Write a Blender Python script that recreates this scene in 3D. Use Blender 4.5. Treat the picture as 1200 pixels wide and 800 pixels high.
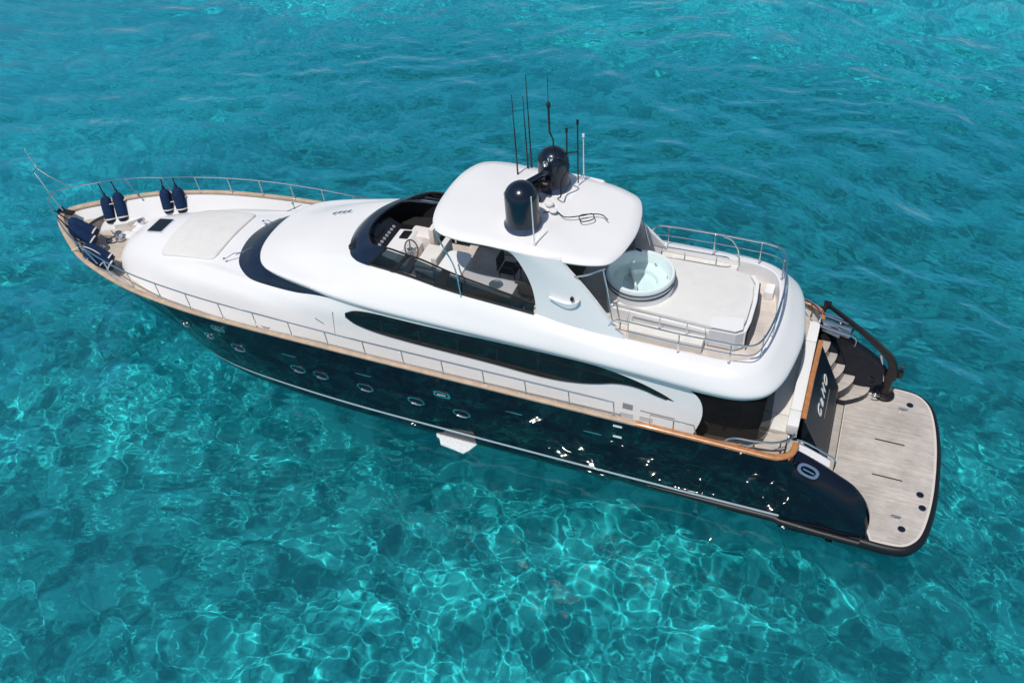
import bpy, bmesh, math, random
import numpy as np
from mathutils import Matrix, Vector
sc = bpy.context.scene
for o in list(bpy.data.objects): bpy.data.objects.remove(o)
R = math.radians
# ---------------------------------------------------------------- camera, sky, sun, exposure
cam = bpy.data.cameras.new("camera"); co = bpy.data.objects.new("camera", cam); sc.collection.objects.link(co); sc.camera = co
Rm = Matrix(((-0.929114, 0.211892, -0.303065), (-0.364524, -0.662646, 0.654234), (-0.062198, 0.718332, 0.692914)))
co.matrix_world = Matrix.Translation((0.4183, 17.6599, 20.4920)) @ Rm.to_4x4()
cam.sensor_width = 36; cam.lens = 36 * 1045.99 / 1200; cam.clip_start = 0.5; cam.clip_end = 6000
SUN_AZ, SUN_EL = R(77), R(66)
sun_dir = Vector((math.cos(SUN_AZ) * math.cos(SUN_EL), math.sin(SUN_AZ) * math.cos(SUN_EL), math.sin(SUN_EL)))
world = bpy.data.worlds.new("World"); sc.world = world; world.use_nodes = True
wn = world.node_tree.nodes; sky = wn.new('ShaderNodeTexSky'); sky.sky_type = 'NISHITA'; sky.sun_disc = False
sky.sun_elevation = SUN_EL; sky.sun_rotation = R(90) - SUN_AZ; sky.air_density = 1.0; sky.dust_density = 0.6
world.node_tree.links.new(sky.outputs[0], wn['Background'].inputs[0]); wn['Background'].inputs[1].default_value = 0.085
sl = bpy.data.lights.new('sun', 'SUN'); sl.energy = 3.4; sl.angle = R(0.53); sl.color = (1, 0.955, 0.89)
sl.cycles.is_caustics_light = True
so = bpy.data.objects.new('sun', sl); sc.collection.objects.link(so); so.rotation_euler = (-sun_dir).to_track_quat('-Z', 'Y').to_euler()
sc.view_settings.view_transform = 'Standard'; sc.view_settings.look = 'None'; sc.view_settings.gamma = 1
sc.view_settings.use_curve_mapping = False; sc.view_settings.exposure = 0.0
sc.cycles.use_denoising = True; sc.cycles.caustics_refractive = True; sc.cycles.caustics_reflective = True
sc.cycles.max_bounces = 10; sc.cycles.transmission_bounces = 6; sc.cycles.transparent_max_bounces = 12; sc.cycles.blur_glossy = 0.0
sc.cycles.sample_clamp_indirect = 40.0
# ---------------------------------------------------------------- materials
MATS = {}
def mat(name, col, rough=0.5, spec=0.5, metal=0.0, coat=0.0, noise=0.0, nscale=3.0, bump=0.0, bscale=40.0, trans=0.0, ior=1.5, rnoise=0.0):
    if name in MATS: return MATS[name]
    m = bpy.data.materials.new(name); m.use_nodes = True; N = m.node_tree.nodes; L = m.node_tree.links
    p = N['Principled BSDF']; p.inputs['Base Color'].default_value = (*col, 1); p.inputs['Roughness'].default_value = rough
    p.inputs['Specular IOR Level'].default_value = spec; p.inputs['Metallic'].default_value = metal
    p.inputs['Coat Weight'].default_value = coat; p.inputs['Coat Roughness'].default_value = 0.03
    p.inputs['Transmission Weight'].default_value = trans; p.inputs['IOR'].default_value = ior
    tc = N.new('ShaderNodeTexCoord')
    if noise > 0:
        t = N.new('ShaderNodeTexNoise'); t.inputs['Scale'].default_value = nscale; t.inputs['Detail'].default_value = 6
        L.new(tc.outputs['Object'], t.inputs['Vector'])
        mr = N.new('ShaderNodeMapRange'); mr.inputs[1].default_value = 0.3; mr.inputs[2].default_value = 0.7
        mr.inputs[3].default_value = 1 - noise; mr.inputs[4].default_value = 1 + noise * 0.6
        L.new(t.outputs[0], mr.inputs[0])
        mx = N.new('ShaderNodeMix'); mx.data_type = 'RGBA'; mx.blend_type = 'MULTIPLY'; mx.inputs[0].default_value = 1
        mx.inputs[6].default_value = (*col, 1); L.new(mr.outputs[0], mx.inputs[7]); L.new(mx.outputs[2], p.inputs['Base Color'])
        if rnoise > 0:
            m2 = N.new('ShaderNodeMapRange'); m2.inputs[3].default_value = rough; m2.inputs[4].default_value = rough + rnoise
            L.new(t.outputs[0], m2.inputs[0]); L.new(m2.outputs[0], p.inputs['Roughness'])
    if bump > 0:
        t2 = N.new('ShaderNodeTexNoise'); t2.inputs['Scale'].default_value = bscale; t2.inputs['Detail'].default_value = 3
        L.new(tc.outputs['Object'], t2.inputs['Vector'])
        b = N.new('ShaderNodeBump'); b.inputs['Strength'].default_value = bump; b.inputs['Distance'].default_value = 0.02
        L.new(t2.outputs[0], b.inputs['Height']); L.new(b.outputs[0], p.inputs['Normal'])
    MATS[name] = m; return m
def planked(name, c1, c2, seam, width=0.06, rough=0.7, axis=1, seamw=0.1, noise_scale=3.0):
    m = bpy.data.materials.new(name); m.use_nodes = True; N = m.node_tree.nodes; L = m.node_tree.links; p = N['Principled BSDF']
    p.inputs['Roughness'].default_value = rough; p.inputs['Specular IOR Level'].default_value = 0.3
    tc = N.new('ShaderNodeTexCoord'); sx = N.new('ShaderNodeSeparateXYZ'); L.new(tc.outputs['Object'], sx.inputs[0])
    dv = N.new('ShaderNodeMath'); dv.operation = 'DIVIDE'; L.new(sx.outputs[axis], dv.inputs[0]); dv.inputs[1].default_value = width
    fr = N.new('ShaderNodeMath'); fr.operation = 'FRACT'; L.new(dv.outputs[0], fr.inputs[0])
    lt = N.new('ShaderNodeMath'); lt.operation = 'LESS_THAN'; L.new(fr.outputs[0], lt.inputs[0]); lt.inputs[1].default_value = seamw
    fl = N.new('ShaderNodeMath'); fl.operation = 'FLOOR'; L.new(dv.outputs[0], fl.inputs[0])
    wn_ = N.new('ShaderNodeTexWhiteNoise'); wn_.noise_dimensions = '1D'; L.new(fl.outputs[0], wn_.inputs['W'])
    mp = N.new('ShaderNodeMapping'); mp.inputs['Scale'].default_value = (1, 12, 4) if axis == 1 else (12, 1, 4)
    L.new(tc.outputs['Object'], mp.inputs[0]); t = N.new('ShaderNodeTexNoise'); t.inputs['Scale'].default_value = noise_scale; t.inputs['Detail'].default_value = 5
    L.new(mp.outputs[0], t.inputs['Vector'])
    av = N.new('ShaderNodeMath'); av.operation = 'MULTIPLY_ADD'; L.new(wn_.outputs[0], av.inputs[0]); av.inputs[1].default_value = 0.35; 
    t3 = N.new('ShaderNodeMapRange'); t3.inputs[1].default_value = 0.3; t3.inputs[2].default_value = 0.7; t3.inputs[4].default_value = 0.65
    L.new(t.outputs[0], t3.inputs[0]); L.new(t3.outputs[0], av.inputs[2])
    mx = N.new('ShaderNodeMix'); mx.data_type = 'RGBA'; mx.inputs[6].default_value = (*c1, 1); mx.inputs[7].default_value = (*c2, 1); L.new(av.outputs[0], mx.inputs[0])
    m2 = N.new('ShaderNodeMix'); m2.data_type = 'RGBA'; L.new(lt.outputs[0], m2.inputs[0]); L.new(mx.outputs[2], m2.inputs[6]); m2.inputs[7].default_value = (*seam, 1)
    tw = N.new('ShaderNodeTexNoise'); tw.inputs['Scale'].default_value = 1.1; tw.inputs['Detail'].default_value = 7; tw.inputs['Roughness'].default_value = .65; L.new(tc.outputs['Object'], tw.inputs['Vector'])
    wr = N.new('ShaderNodeMapRange'); wr.inputs[1].default_value = .36; wr.inputs[2].default_value = .62; wr.inputs[3].default_value = .80; wr.inputs[4].default_value = 1.06; L.new(tw.outputs[0], wr.inputs[0])
    m3 = N.new('ShaderNodeMix'); m3.data_type = 'RGBA'; m3.blend_type = 'MULTIPLY'; m3.inputs[0].default_value = 1; L.new(m2.outputs[2], m3.inputs[6]); L.new(wr.outputs[0], m3.inputs[7])
    L.new(m3.outputs[2], p.inputs['Base Color']); MATS[name] = m; return m
WHITE = mat('white_gelcoat', (0.785, 0.78, 0.78), 0.35, 0.4, coat=0.1, noise=0.02, nscale=0.7, rnoise=0.06)
CREAM = mat('cream_upholstery', (0.70, 0.675, 0.63), 0.85, 0.2, noise=0.05, nscale=5, bump=0.15, bscale=14)
NAVYT = mat('navy_transom_paint', (0.006, 0.014, 0.024), 0.30, 0.15)
NAVY = mat('navy_hull_paint', (0.0050, 0.0085, 0.018), 0.04, 0.36, coat=0.0, noise=0.15, nscale=0.6)
NAVYV = mat('navy_visor', (0.008, 0.018, 0.042), 0.22, 0.35, coat=0.15, noise=0.2, nscale=1.5)
DOME = mat('navy_dome_plastic', (0.006, 0.012, 0.026), 0.22, 0.5, noise=0.1)
BLACK = mat('black_rubber', (0.008, 0.009, 0.012), 0.45, 0.4, noise=0.1)
BLACKM = mat('black_painted_metal', (0.010, 0.010, 0.011), 0.3, 0.5, noise=0.1)
STEEL = mat('polished_steel', (0.72, 0.73, 0.75), 0.14, 0.5, metal=1.0, noise=0.03)
GLASSD = mat('dark_window_glass', (0.006, 0.009, 0.012), 0.05, 0.45, coat=0.0, noise=0.1)
TEAK = planked('weathered_teak', (0.46, 0.385, 0.32), (0.62, 0.55, 0.48), (0.30, 0.26, 0.22), 0.062, 0.75, 1, 0.1)
TEAKP = planked('platform_teak', (0.42, 0.37, 0.33), (0.62, 0.575, 0.53), (0.27, 0.24, 0.22), 0.07, 0.8, 1, 0.09, 4)
VARN = mat('varnished_teak', (0.47, 0.20, 0.075), 0.28, 0.5, coat=0.4, noise=0.25, nscale=7)
PALET = mat('bleached_teak_cap', (0.50, 0.375, 0.27), 0.55, 0.4, noise=0.2, nscale=4)
FNAVY = mat('navy_fender_cloth', (0.010, 0.030, 0.085), 0.9, 0.15, noise=0.25, nscale=12, bump=0.2, bscale=60)
GREYD = mat('dark_grey_trim', (0.04, 0.042, 0.048), 0.6, 0.3, noise=0.1)
GREYM = mat('mid_grey_panel', (0.25, 0.255, 0.27), 0.6, 0.3, noise=0.05)  # even mid grey shared by vents, seams, chain and tub screen
ROPEW = mat('white_rope', (0.72, 0.70, 0.66), 0.9, 0.1, noise=0.2, nscale=60)
WOODB = mat('honey_wood', (0.45, 0.24, 0.075), 0.4, 0.4, noise=0.2, nscale=6)
SCREEN = mat('dark_screen', (0.01, 0.012, 0.015), 0.12, 0.5)
LETTER = mat('white_lettering', (0.82, 0.84, 0.84), 0.3)
WATERT = None
TUBW = mat('tub_acrylic', (0.74, 0.82, 0.83), 0.2, 0.4)
BRASS = mat('copper_fitting', (0.6, 0.33, 0.2), 0.3, 0.5, metal=1.0)
TINT = bpy.data.materials.new('tinted_side_glass'); TINT.use_nodes = True
_n = TINT.node_tree.nodes; _l = TINT.node_tree.links; _n.clear()
_o = _n.new('ShaderNodeOutputMaterial'); _t = _n.new('ShaderNodeBsdfTransparent'); _t.inputs[0].default_value = (0.07, 0.10, 0.12, 1)
_g = _n.new('ShaderNodeBsdfGlossy'); _g.inputs['Roughness'].default_value = 0.03; _f = _n.new('ShaderNodeFresnel'); _f.inputs[0].default_value = 1.6
_x = _n.new('ShaderNodeMixShader'); _l.new(_f.outputs[0], _x.inputs[0]); _l.new(_t.outputs[0], _x.inputs[1]); _l.new(_g.outputs[0], _x.inputs[2]); _l.new(_x.outputs[0], _o.inputs[0])
WATERT = bpy.data.materials.new('tub_water'); WATERT.use_nodes = True
_n = WATERT.node_tree.nodes; _l = WATERT.node_tree.links; _n.clear()
_o = _n.new('ShaderNodeOutputMaterial'); _t = _n.new('ShaderNodeBsdfTransparent'); _t.inputs[0].default_value = (0.92, 0.98, 0.98, 1)
_g = _n.new('ShaderNodeBsdfGlossy'); _g.inputs['Roughness'].default_value = 0.05; _f = _n.new('ShaderNodeFresnel'); _f.inputs[0].default_value = 1.33
_b = _n.new('ShaderNodeBump'); _b.inputs['Strength'].default_value = .6; _b.inputs['Distance'].default_value = .03; _w = _n.new('ShaderNodeTexNoise'); _w.inputs['Scale'].default_value = 7
_l.new(_w.outputs[0], _b.inputs['Height']); _l.new(_b.outputs[0], _g.inputs['Normal']); _l.new(_b.outputs[0], _f.inputs['Normal'])
_x = _n.new('ShaderNodeMixShader'); _l.new(_f.outputs[0], _x.inputs[0]); _l.new(_t.outputs[0], _x.inputs[1]); _l.new(_g.outputs[0], _x.inputs[2]); _l.new(_x.outputs[0], _o.inputs[0])
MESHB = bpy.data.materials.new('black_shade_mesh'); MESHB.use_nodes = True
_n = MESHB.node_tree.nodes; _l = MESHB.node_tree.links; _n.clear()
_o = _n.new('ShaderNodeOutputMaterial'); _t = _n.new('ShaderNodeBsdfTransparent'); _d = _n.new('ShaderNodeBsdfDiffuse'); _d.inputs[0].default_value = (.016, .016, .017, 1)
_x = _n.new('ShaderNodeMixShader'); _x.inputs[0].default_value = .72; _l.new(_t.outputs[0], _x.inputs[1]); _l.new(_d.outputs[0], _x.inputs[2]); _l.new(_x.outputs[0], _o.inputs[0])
# ---------------------------------------------------------------- helpers
def obj(name, V, F, m, parent=None, smooth=True, angle=38, bevel=0.0):
    me = bpy.data.meshes.new(name); me.from_pydata([tuple(v) for v in V], [], [tuple(f) for f in F])
    bm = bmesh.new(); bm.from_mesh(me)
    bmesh.ops.remove_doubles(bm, verts=bm.verts, dist=1e-5)
    bmesh.ops.recalc_face_normals(bm, faces=bm.faces)
    if bevel > 0:
        es = [e for e in bm.edges if len(e.link_faces) == 2 and e.calc_face_angle(0) > R(30)]
        bmesh.ops.bevel(bm, geom=es, offset=bevel, segments=2, profile=0.7, affect='EDGES', clamp_overlap=True)
    for f in bm.faces: f.smooth = smooth
    for e in bm.edges:
        if len(e.link_faces) == 2 and e.calc_face_angle(0) > R(angle): e.smooth = False
    bm.to_mesh(me); bm.free(); me.materials.append(m)
    o = bpy.data.objects.new(name, me); sc.collection.objects.link(o)
    if parent: o.parent = parent
    return o
def empty(name, loc=(0, 0, 0)):
    o = bpy.data.objects.new(name, None); sc.collection.objects.link(o); o.location = loc; o.empty_display_size = 0.3; return o
def tag(o, label=None, cat=None, group=None, kind=None):
    if label: o['label'] = label
    if cat: o['category'] = cat
    if group: o['group'] = group
    if kind: o['kind'] = kind
    return o
def join(*parts):
    V, F = [], []
    for v, f in parts:
        n = len(V); V += list(v); F += [tuple(i + n for i in x) for x in f]
    return V, F
def box(x0, x1, y0, y1, z0, z1):
    V = [(x, y, z) for x in (x0, x1) for y in (y0, y1) for z in (z0, z1)]
    return V, [(0, 1, 3, 2), (4, 6, 7, 5), (0, 4, 5, 1), (2, 3, 7, 6), (0, 2, 6, 4), (1, 5, 7, 3)]
def moved(vf, M): return [tuple(M @ Vector(v)) for v in vf[0]], vf[1]
def trs(loc, rx=0, ry=0, rz=0):
    return Matrix.Translation(loc) @ Matrix.Rotation(rz, 4, 'Z') @ Matrix.Rotation(ry, 4, 'Y') @ Matrix.Rotation(rx, 4, 'X')
def cr(P, n, closed=False):
    """Catmull-Rom through control points P, n samples spread evenly over the control index."""
    P = np.array(P, float); k = len(P); out = []
    for t in np.linspace(0, k if closed else k - 1, n, endpoint=not closed):
        i = int(min(t, (k - 1 if closed else k - 2))) if not closed else int(t); u = t - i
        if closed: a, b, c, d = P[(i - 1) % k], P[i % k], P[(i + 1) % k], P[(i + 2) % k]
        else:
            b, c = P[i], P[i + 1]; a = P[i - 1] if i > 0 else 2 * b - c; d = P[i + 2] if i + 2 < k else 2 * c - b
        out.append(0.5 * (2 * b + (c - a) * u + (2 * a - 5 * b + 4 * c - d) * u * u + (3 * b - a - 3 * c + d) * u ** 3))
    return np.array(out)
def symlead(P):
    """Catmull-Rom of a half outline that starts on the centreline: mirrored ghost point keeps the nose round."""
    P = [tuple(p) for p in P]; return [(P[1][0], -P[1][1], P[1][2])] + P
def crs(P, n):
    P = np.array(symlead(P), float); k = len(P) - 1; out = []
    for t in np.linspace(0, k - 1, n):
        i = int(min(t, k - 2)); u = t - i; j = i + 1
        a, b, c = P[j - 1], P[j], P[j + 1]; d = P[j + 2] if j + 2 <= k else 2 * c - b
        out.append(0.5 * (2 * b + (c - a) * u + (2 * a - 5 * b + 4 * c - d) * u * u + (3 * b - a - 3 * c + d) * u ** 3))
    o = np.array(out); o[0][1] = 0; return o
def patch(rings, nu, nv=None, lead=True, linear=False):
    """grid surface from control rings (each starting on the centreline); nv rows between"""
    A = np.array([crs(r, nu) if lead else cr(r, nu) for r in rings])
    if nv and not linear: A = np.stack([cr(A[:, j], nv) for j in range(A.shape[1])], 1)
    return A
def gridvf(A, flip=False):
    a, b = A.shape[:2]; V = [tuple(p) for p in A.reshape(-1, 3)]
    F = [(i * b + j, i * b + j + 1, (i + 1) * b + j + 1, (i + 1) * b + j) for i in range(a - 1) for j in range(b - 1)]
    return V, F
def both(vf): return join(vf, ([(v[0], -v[1], v[2]) for v in vf[0]], vf[1]))
def mir(vf): return [(v[0], -v[1], v[2]) for v in vf[0]], vf[1]
def tube(P, r, n=8, closed=False, cap=True):
    P = [Vector(p) for p in P]; k = len(P); V = []; F = []; up = None
    rr = r if isinstance(r, (list, tuple)) else [r] * k
    for i, p in enumerate(P):
        a = P[(i - 1) % k] if (closed or i > 0) else p; b = P[(i + 1) % k] if (closed or i < k - 1) else p
        t = (b - a).normalized()
        if up is None: up = Vector((0, 0, 1)) if abs(t.z) < 0.9 else Vector((1, 0, 0))
        s = t.cross(up)
        if s.length < 1e-4: s = t.orthogonal()
        s.normalize(); up = s.cross(t).normalized()
        for j in range(n):
            an = 2 * math.pi * j / n; V.append(tuple(p + (s * math.cos(an) + up * math.sin(an)) * rr[i]))
    m = k if closed else k - 1
    for i in range(m):
        for j in range(n):
            a = i * n + j; b = i * n + (j + 1) % n; c = ((i + 1) % k) * n
            F.append((a, b, c + (j + 1) % n, c + j))
    if cap and not closed: F.append(tuple(range(n - 1, -1, -1))); F.append(tuple((k - 1) * n + j for j in range(n)))
    return V, F
def rod(a, b, r, n=8): return tube([a, b], r, n)
def lathe(prof, n=28, c=(0, 0, 0), caps=True):
    V = []; F = []; k = len(prof)
    for r, z in prof:
        for j in range(n):
            a = 2 * math.pi * j / n; V.append((c[0] + r * math.cos(a), c[1] + r * math.sin(a), c[2] + z))
    for i in range(k - 1):
        for j in range(n): F.append((i * n + j, i * n + (j + 1) % n, (i + 1) * n + (j + 1) % n, (i + 1) * n + j))
    if caps and prof[0][0] > 1e-3: F.append(tuple(range(n)))
    if caps and prof[-1][0] > 1e-3: F.append(tuple((k - 1) * n + j for j in range(n)))
    return V, F
def prism(P2, z0, z1):
    """vertical prism over plan outline"""
    n = len(P2); V = [(p[0], p[1], z0) for p in P2] + [(p[0], p[1], z1) for p in P2]
    F = [tuple(range(n - 1, -1, -1)), tuple(range(n, 2 * n))] + [(i, (i + 1) % n, n + (i + 1) % n, n + i) for i in range(n)]
    return V, F
def prismY(P2, y0, y1):
    V, F = prism([(p[0], p[1]) for p in P2], 0, 1)
    n = len(P2); return [(p[0], y0, p[1]) for p in P2] + [(p[0], y1, p[1]) for p in P2], F
def rrect(x0, x1, y0, y1, r, n=5):
    P = []
    for cx, cy, a0 in ((x1 - r, y1 - r, 0), (x0 + r, y1 - r, 90), (x0 + r, y0 + r, 180), (x1 - r, y0 + r, 270)):
        for i in range(n + 1): a = R(a0 + 90 * i / n); P.append((cx + r * math.cos(a), cy + r * math.sin(a)))
    return P
def offs(P, d):
    """shift a plan polyline (x,y,z) sideways by d towards the boat's middle"""
    P = np.array(P, float); out = P.copy()
    for i in range(len(P)):
        t = P[min(i + 1, len(P) - 1)][:2] - P[max(i - 1, 0)][:2]; t /= max(np.linalg.norm(t), 1e-9)
        nrm = np.array([t[1], -t[0]])
        out[i][:2] += nrm * d
    return out
def sheer(x): t = x / 23.0; return 2.97 + .53 * t - .37 * t * t
# ---------------------------------------------------------------- sea
def sea_z(X, Y):
    rng = np.random.RandomState(11); Z = np.zeros_like(X)
    WX = X + 0.8 * np.sin(0.21 * Y + 1.0) + 0.5 * np.sin(0.33 * X + 0.5 * Y); WY = Y + 0.9 * np.sin(0.19 * X + 0.7) + 0.5 * np.sin(0.41 * Y - 0.3 * X + 2)
    G = 0.92 + 0.25 * np.sin(0.17 * X + 0.3 * Y + 1.3) * np.sin(0.23 * Y - 0.11 * X + 0.4) + 0.15 * np.sin(0.71 * X - 0.37 * Y) * np.sin(0.53 * Y + 0.6 * X)
    for lo, hi, n, slope, spread in ((1.6, 4.0, 40, 0.075, 0.8), (0.7, 1.6, 50, 0.062, 0.8), (0.22, 0.6, 80, 0.050, 0.75)):
        for i in range(n):
            lam = lo * (hi / lo) ** rng.rand(); k = 2 * math.pi / lam; th = R(75) + rng.randn() * spread
            a = slope * math.sqrt(2.0 / n) / k
            Z += a * np.sin(k * (WX * math.cos(th) + WY * math.sin(th)) + rng.rand() * 6.283) * (G if lam < 1.6 else 1.0)
    return Z
def axis(lo, hi, d, far):
    a = list(np.arange(lo, hi, d)); s = d
    while a[-1] < far: s *= 1.12; a.append(a[-1] + s)
    s = d
    while a[0] > -far: s *= 1.12; a.insert(0, a[0] - s)
    return np.array(a)
def sheet(name, xs, ys, zf, m):
    X, Y = np.meshgrid(xs, ys, indexing='ij'); Z = zf(X, Y); me = bpy.data.meshes.new(name)
    cv = np.stack([X, Y, Z], -1).reshape(-1, 3).astype(np.float32); me.vertices.add(len(cv)); me.vertices.foreach_set('co', cv.ravel())
    I = np.arange(len(xs) * len(ys)).reshape(len(xs), len(ys)); q = np.stack([I[:-1, :-1], I[1:, :-1], I[1:, 1:], I[:-1, 1:]], -1).reshape(-1, 4)
    me.loops.add(q.size); me.loops.foreach_set('vertex_index', q.ravel().astype(np.int32)); me.polygons.add(len(q))
    me.polygons.foreach_set('loop_start', np.arange(len(q), dtype=np.int32) * 4); me.polygons.foreach_set('use_smooth', np.ones(len(q), bool))
    me.update(calc_edges=True); me.materials.append(m); o = bpy.data.objects.new(name, me); sc.collection.objects.link(o); return o
xs = axis(-8, 34, 0.045, 2500); ys = axis(-28, 14, 0.045, 2500)
def seaf(X, Y):
    f = np.clip(1 - (np.maximum(np.abs(X - 13) - 60, 0) + np.maximum(np.abs(Y + 5) - 60, 0)) / 40, 0, 1); return sea_z(X, Y) * f
SEA = bpy.data.materials.new('sea_water'); SEA.use_nodes = True; p = SEA.node_tree.nodes['Principled BSDF']
p.inputs['Transmission Weight'].default_value = 1; p.inputs['Roughness'].default_value = 0.0; p.inputs['IOR'].default_value = 1.333
p.inputs['Base Color'].default_value = (0.045, 0.81, 0.915, 1)
sd_ = SEA.node_tree.nodes.new('ShaderNodeBsdfDiffuse'); sd_.inputs[0].default_value = (0.003, 0.36, 0.55, 1)   # light scattered back by the water body
sm_ = SEA.node_tree.nodes.new('ShaderNodeMixShader'); sm_.inputs[0].default_value = 0.15; so_ = SEA.node_tree.nodes['Material Output']
SEA.node_tree.links.new(p.outputs[0], sm_.inputs[1]); SEA.node_tree.links.new(sd_.outputs[0], sm_.inputs[2]); 
gl_ = SEA.node_tree.nodes.new('ShaderNodeBsdfGlossy'); gl_.inputs['Roughness'].default_value = 0.055
fr_ = SEA.node_tree.nodes.new('ShaderNodeFresnel'); fr_.inputs[0].default_value = 1.333; m2_ = SEA.node_tree.nodes.new('ShaderNodeMixShader')
SL = SEA.node_tree.links; SL.new(fr_.outputs[0], m2_.inputs[0]); SL.new(sm_.outputs[0], m2_.inputs[1]); SL.new(gl_.outputs[0], m2_.inputs[2]); SL.new(m2_.outputs[0], so_.inputs[0])
SN = SEA.node_tree.nodes; tcs = SN.new('ShaderNodeTexCoord'); mps = SN.new('ShaderNodeMapping'); mps.inputs['Rotation'].default_value = (0, 0, R(-14)); mps.inputs['Scale'].default_value = (1.0, 2.3, 1)
ns1 = SN.new('ShaderNodeTexNoise'); ns1.inputs['Scale'].default_value = 3.4; ns1.inputs['Detail'].default_value = 5; ns1.inputs['Roughness'].default_value = 0.62; ns1.inputs['Distortion'].default_value = 0.6
SL.new(tcs.outputs['Object'], mps.inputs[0]); SL.new(mps.outputs[0], ns1.inputs['Vector'])
lw_ = SN.new('ShaderNodeLayerWeight'); lw_.inputs[0].default_value = 0.5; mr_ = SN.new('ShaderNodeMapRange'); mr_.inputs[1].default_value = .36; mr_.inputs[2].default_value = .60; mr_.inputs[3].default_value = .03; mr_.inputs[4].default_value = .38
SL.new(lw_.outputs['Facing'], mr_.inputs[0]); SL.new(mr_.outputs[0], sm_.inputs[0])   # longer path through the water scatters more
bs_ = SN.new('ShaderNodeBump'); bs_.inputs['Strength'].default_value = 1.0; bs_.inputs['Distance'].default_value = 0.06; SL.new(ns1.outputs[0], bs_.inputs['Height'])
for sock in (sd_.inputs['Normal'],): SL.new(bs_.outputs[0], sock)
sea = sheet('sea_water', xs, ys, seaf, SEA); tag(sea, kind='structure'); sea.cycles.is_caustics_caster = True
BED = bpy.data.materials.new('sandy_seabed'); BED.use_nodes = True; N = BED.node_tree.nodes; L = BED.node_tree.links; p = N['Principled BSDF']
p.inputs['Roughness'].default_value = 1; p.inputs['Specular IOR Level'].default_value = 0
tc = N.new('ShaderNodeTexCoord')
t = N.new('ShaderNodeTexNoise'); t.inputs['Scale'].default_value = 0.85; t.inputs['Detail'].default_value = 6; t.inputs['Roughness'].default_value = 0.62; t.inputs['Distortion'].default_value = 0.4
L.new(tc.outputs['Object'], t.inputs['Vector'])
r = N.new('ShaderNodeValToRGB'); r.color_ramp.elements[0].position = 0.42; r.color_ramp.elements[0].color = (0.32, 0.42, 0.42, 1)
r.color_ramp.elements[1].position = 0.60; r.color_ramp.elements[1].color = (0.92, 0.90, 0.83, 1)
L.new(t.outputs[0], r.inputs[0]); L.new(r.outputs[0], p.inputs['Base Color'])
def bedf(X, Y):
    d = 5.4 + np.clip((-Y - 3) * 0.35, 0, 10) + np.clip((X - 16) * 0.1, 0, 5)
    return -(d + 0.12 * np.sin(0.9 * X + 0.5 * np.sin(Y)) * np.sin(0.7 * Y + 0.3 * X))
bed = sheet('seabed', axis(-30, 60, 0.6, 2500), axis(-50, 20, 0.6, 2500), bedf, BED); tag(bed, kind='structure'); bed.cycles.is_caustics_receiver = True
# ================================================================ YACHT
yacht = tag(empty('motor_yacht'), 'long white and navy blue motor yacht lying at anchor on turquoise water', 'yacht')
def part(name, vf, m, parent=None, **k): return obj(name, vf[0], vf[1], m, parent or yacht, **k)
# ---- hull
SH = [(25.42, 0), (25.22, .42), (24.5, .98), (23.2, 1.80), (22.0, 2.28), (20.4, 2.72), (18.5, 2.99), (16.5, 3.11), (13, 3.14), (9, 3.12), (5, 3.07), (2, 3.02), (0.62, 3.0), (0, 2.97)]
H18 = [(24.6, 0), (24.3, .36), (23.6, .80), (22.5, 1.34), (21.4, 1.79), (20, 2.26), (18.3, 2.72), (16.4, 2.96), (13, 3.06), (9, 3.06), (5, 3.03), (2, 2.98), (.62, 2.95), (0, 2.93)]
H06 = [(23.7, 0), (23.3, .30), (22.6, .66), (21.6, 1.09), (20.6, 1.50), (19.5, 1.93), (18, 2.42), (16.3, 2.70), (13, 2.88), (9, 2.90), (5, 2.88), (2, 2.85), (.62, 2.83), (0, 2.82)]
def ring(P, z, s=1.0, dx=0): return [(p[0] + dx * (1 if p[0] > 14 else 0), p[1] * s, z if not callable(z) else z(p[0])) for p in P]
Hr = [ring(SH, lambda x: sheer(x) - .03), ring(H18, 1.8), ring(H06, .6), ring(H06, 0, .94, -.5), ring(H06, -.8, .7, -1.4), ring(H06, -1.4, .05, -2.6)]
A = patch(Hr, 150, 40)
# keep a sharp end at the transom
V, F = gridvf(A); vf = both((V, F))
n = A.shape[0]; endc = [tuple(A[i][-1]) for i in range(n)]
cap = (endc + [(p[0], -p[1], p[2]) for p in endc], [(i, i + 1, n + i + 1, n + i) for i in range(n - 1)])
hull = part('hull', join(vf, cap), NAVY, angle=60)
def hull_pt(x, z, side=1):
    """point and outward normal of the topside at station x and height z"""
    B = A; best = None
    d = (B[:, :, 0] - x) ** 2 + (B[:, :, 2] - z) ** 2; i, j = np.unravel_index(np.argmin(d), d.shape)
    i = min(max(i, 1), B.shape[0] - 2); j = min(max(j, 1), B.shape[1] - 2)
    du = B[i, j + 1] - B[i, j - 1]; dv = B[i + 1, j] - B[i - 1, j]; nn = np.cross(du, dv); nn /= np.linalg.norm(nn)
    if nn[1] < 0: nn = -nn
    y = B[i, j][1] - (nn[0] * (x - B[i, j][0]) + nn[2] * (z - B[i, j][2])) / nn[1]
    return Vector((x, y * side, z)), Vector((nn[0], nn[1] * side, nn[2]))
def on_hull(x, z, side=1, out=0.0):
    p, nn = hull_pt(x, z, side); t = Vector((1, 0, 0)); t = (t - nn * t.dot(nn)).normalized(); u = nn.cross(t)
    if u.z < 0: u = -u
    return Matrix(((t.x, u.x, nn.x, p.x + nn.x * out), (t.y, u.y, nn.y, p.y + nn.y * out), (t.z, u.z, nn.z, p.z + nn.z * out), (0, 0, 0, 1)))
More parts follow.
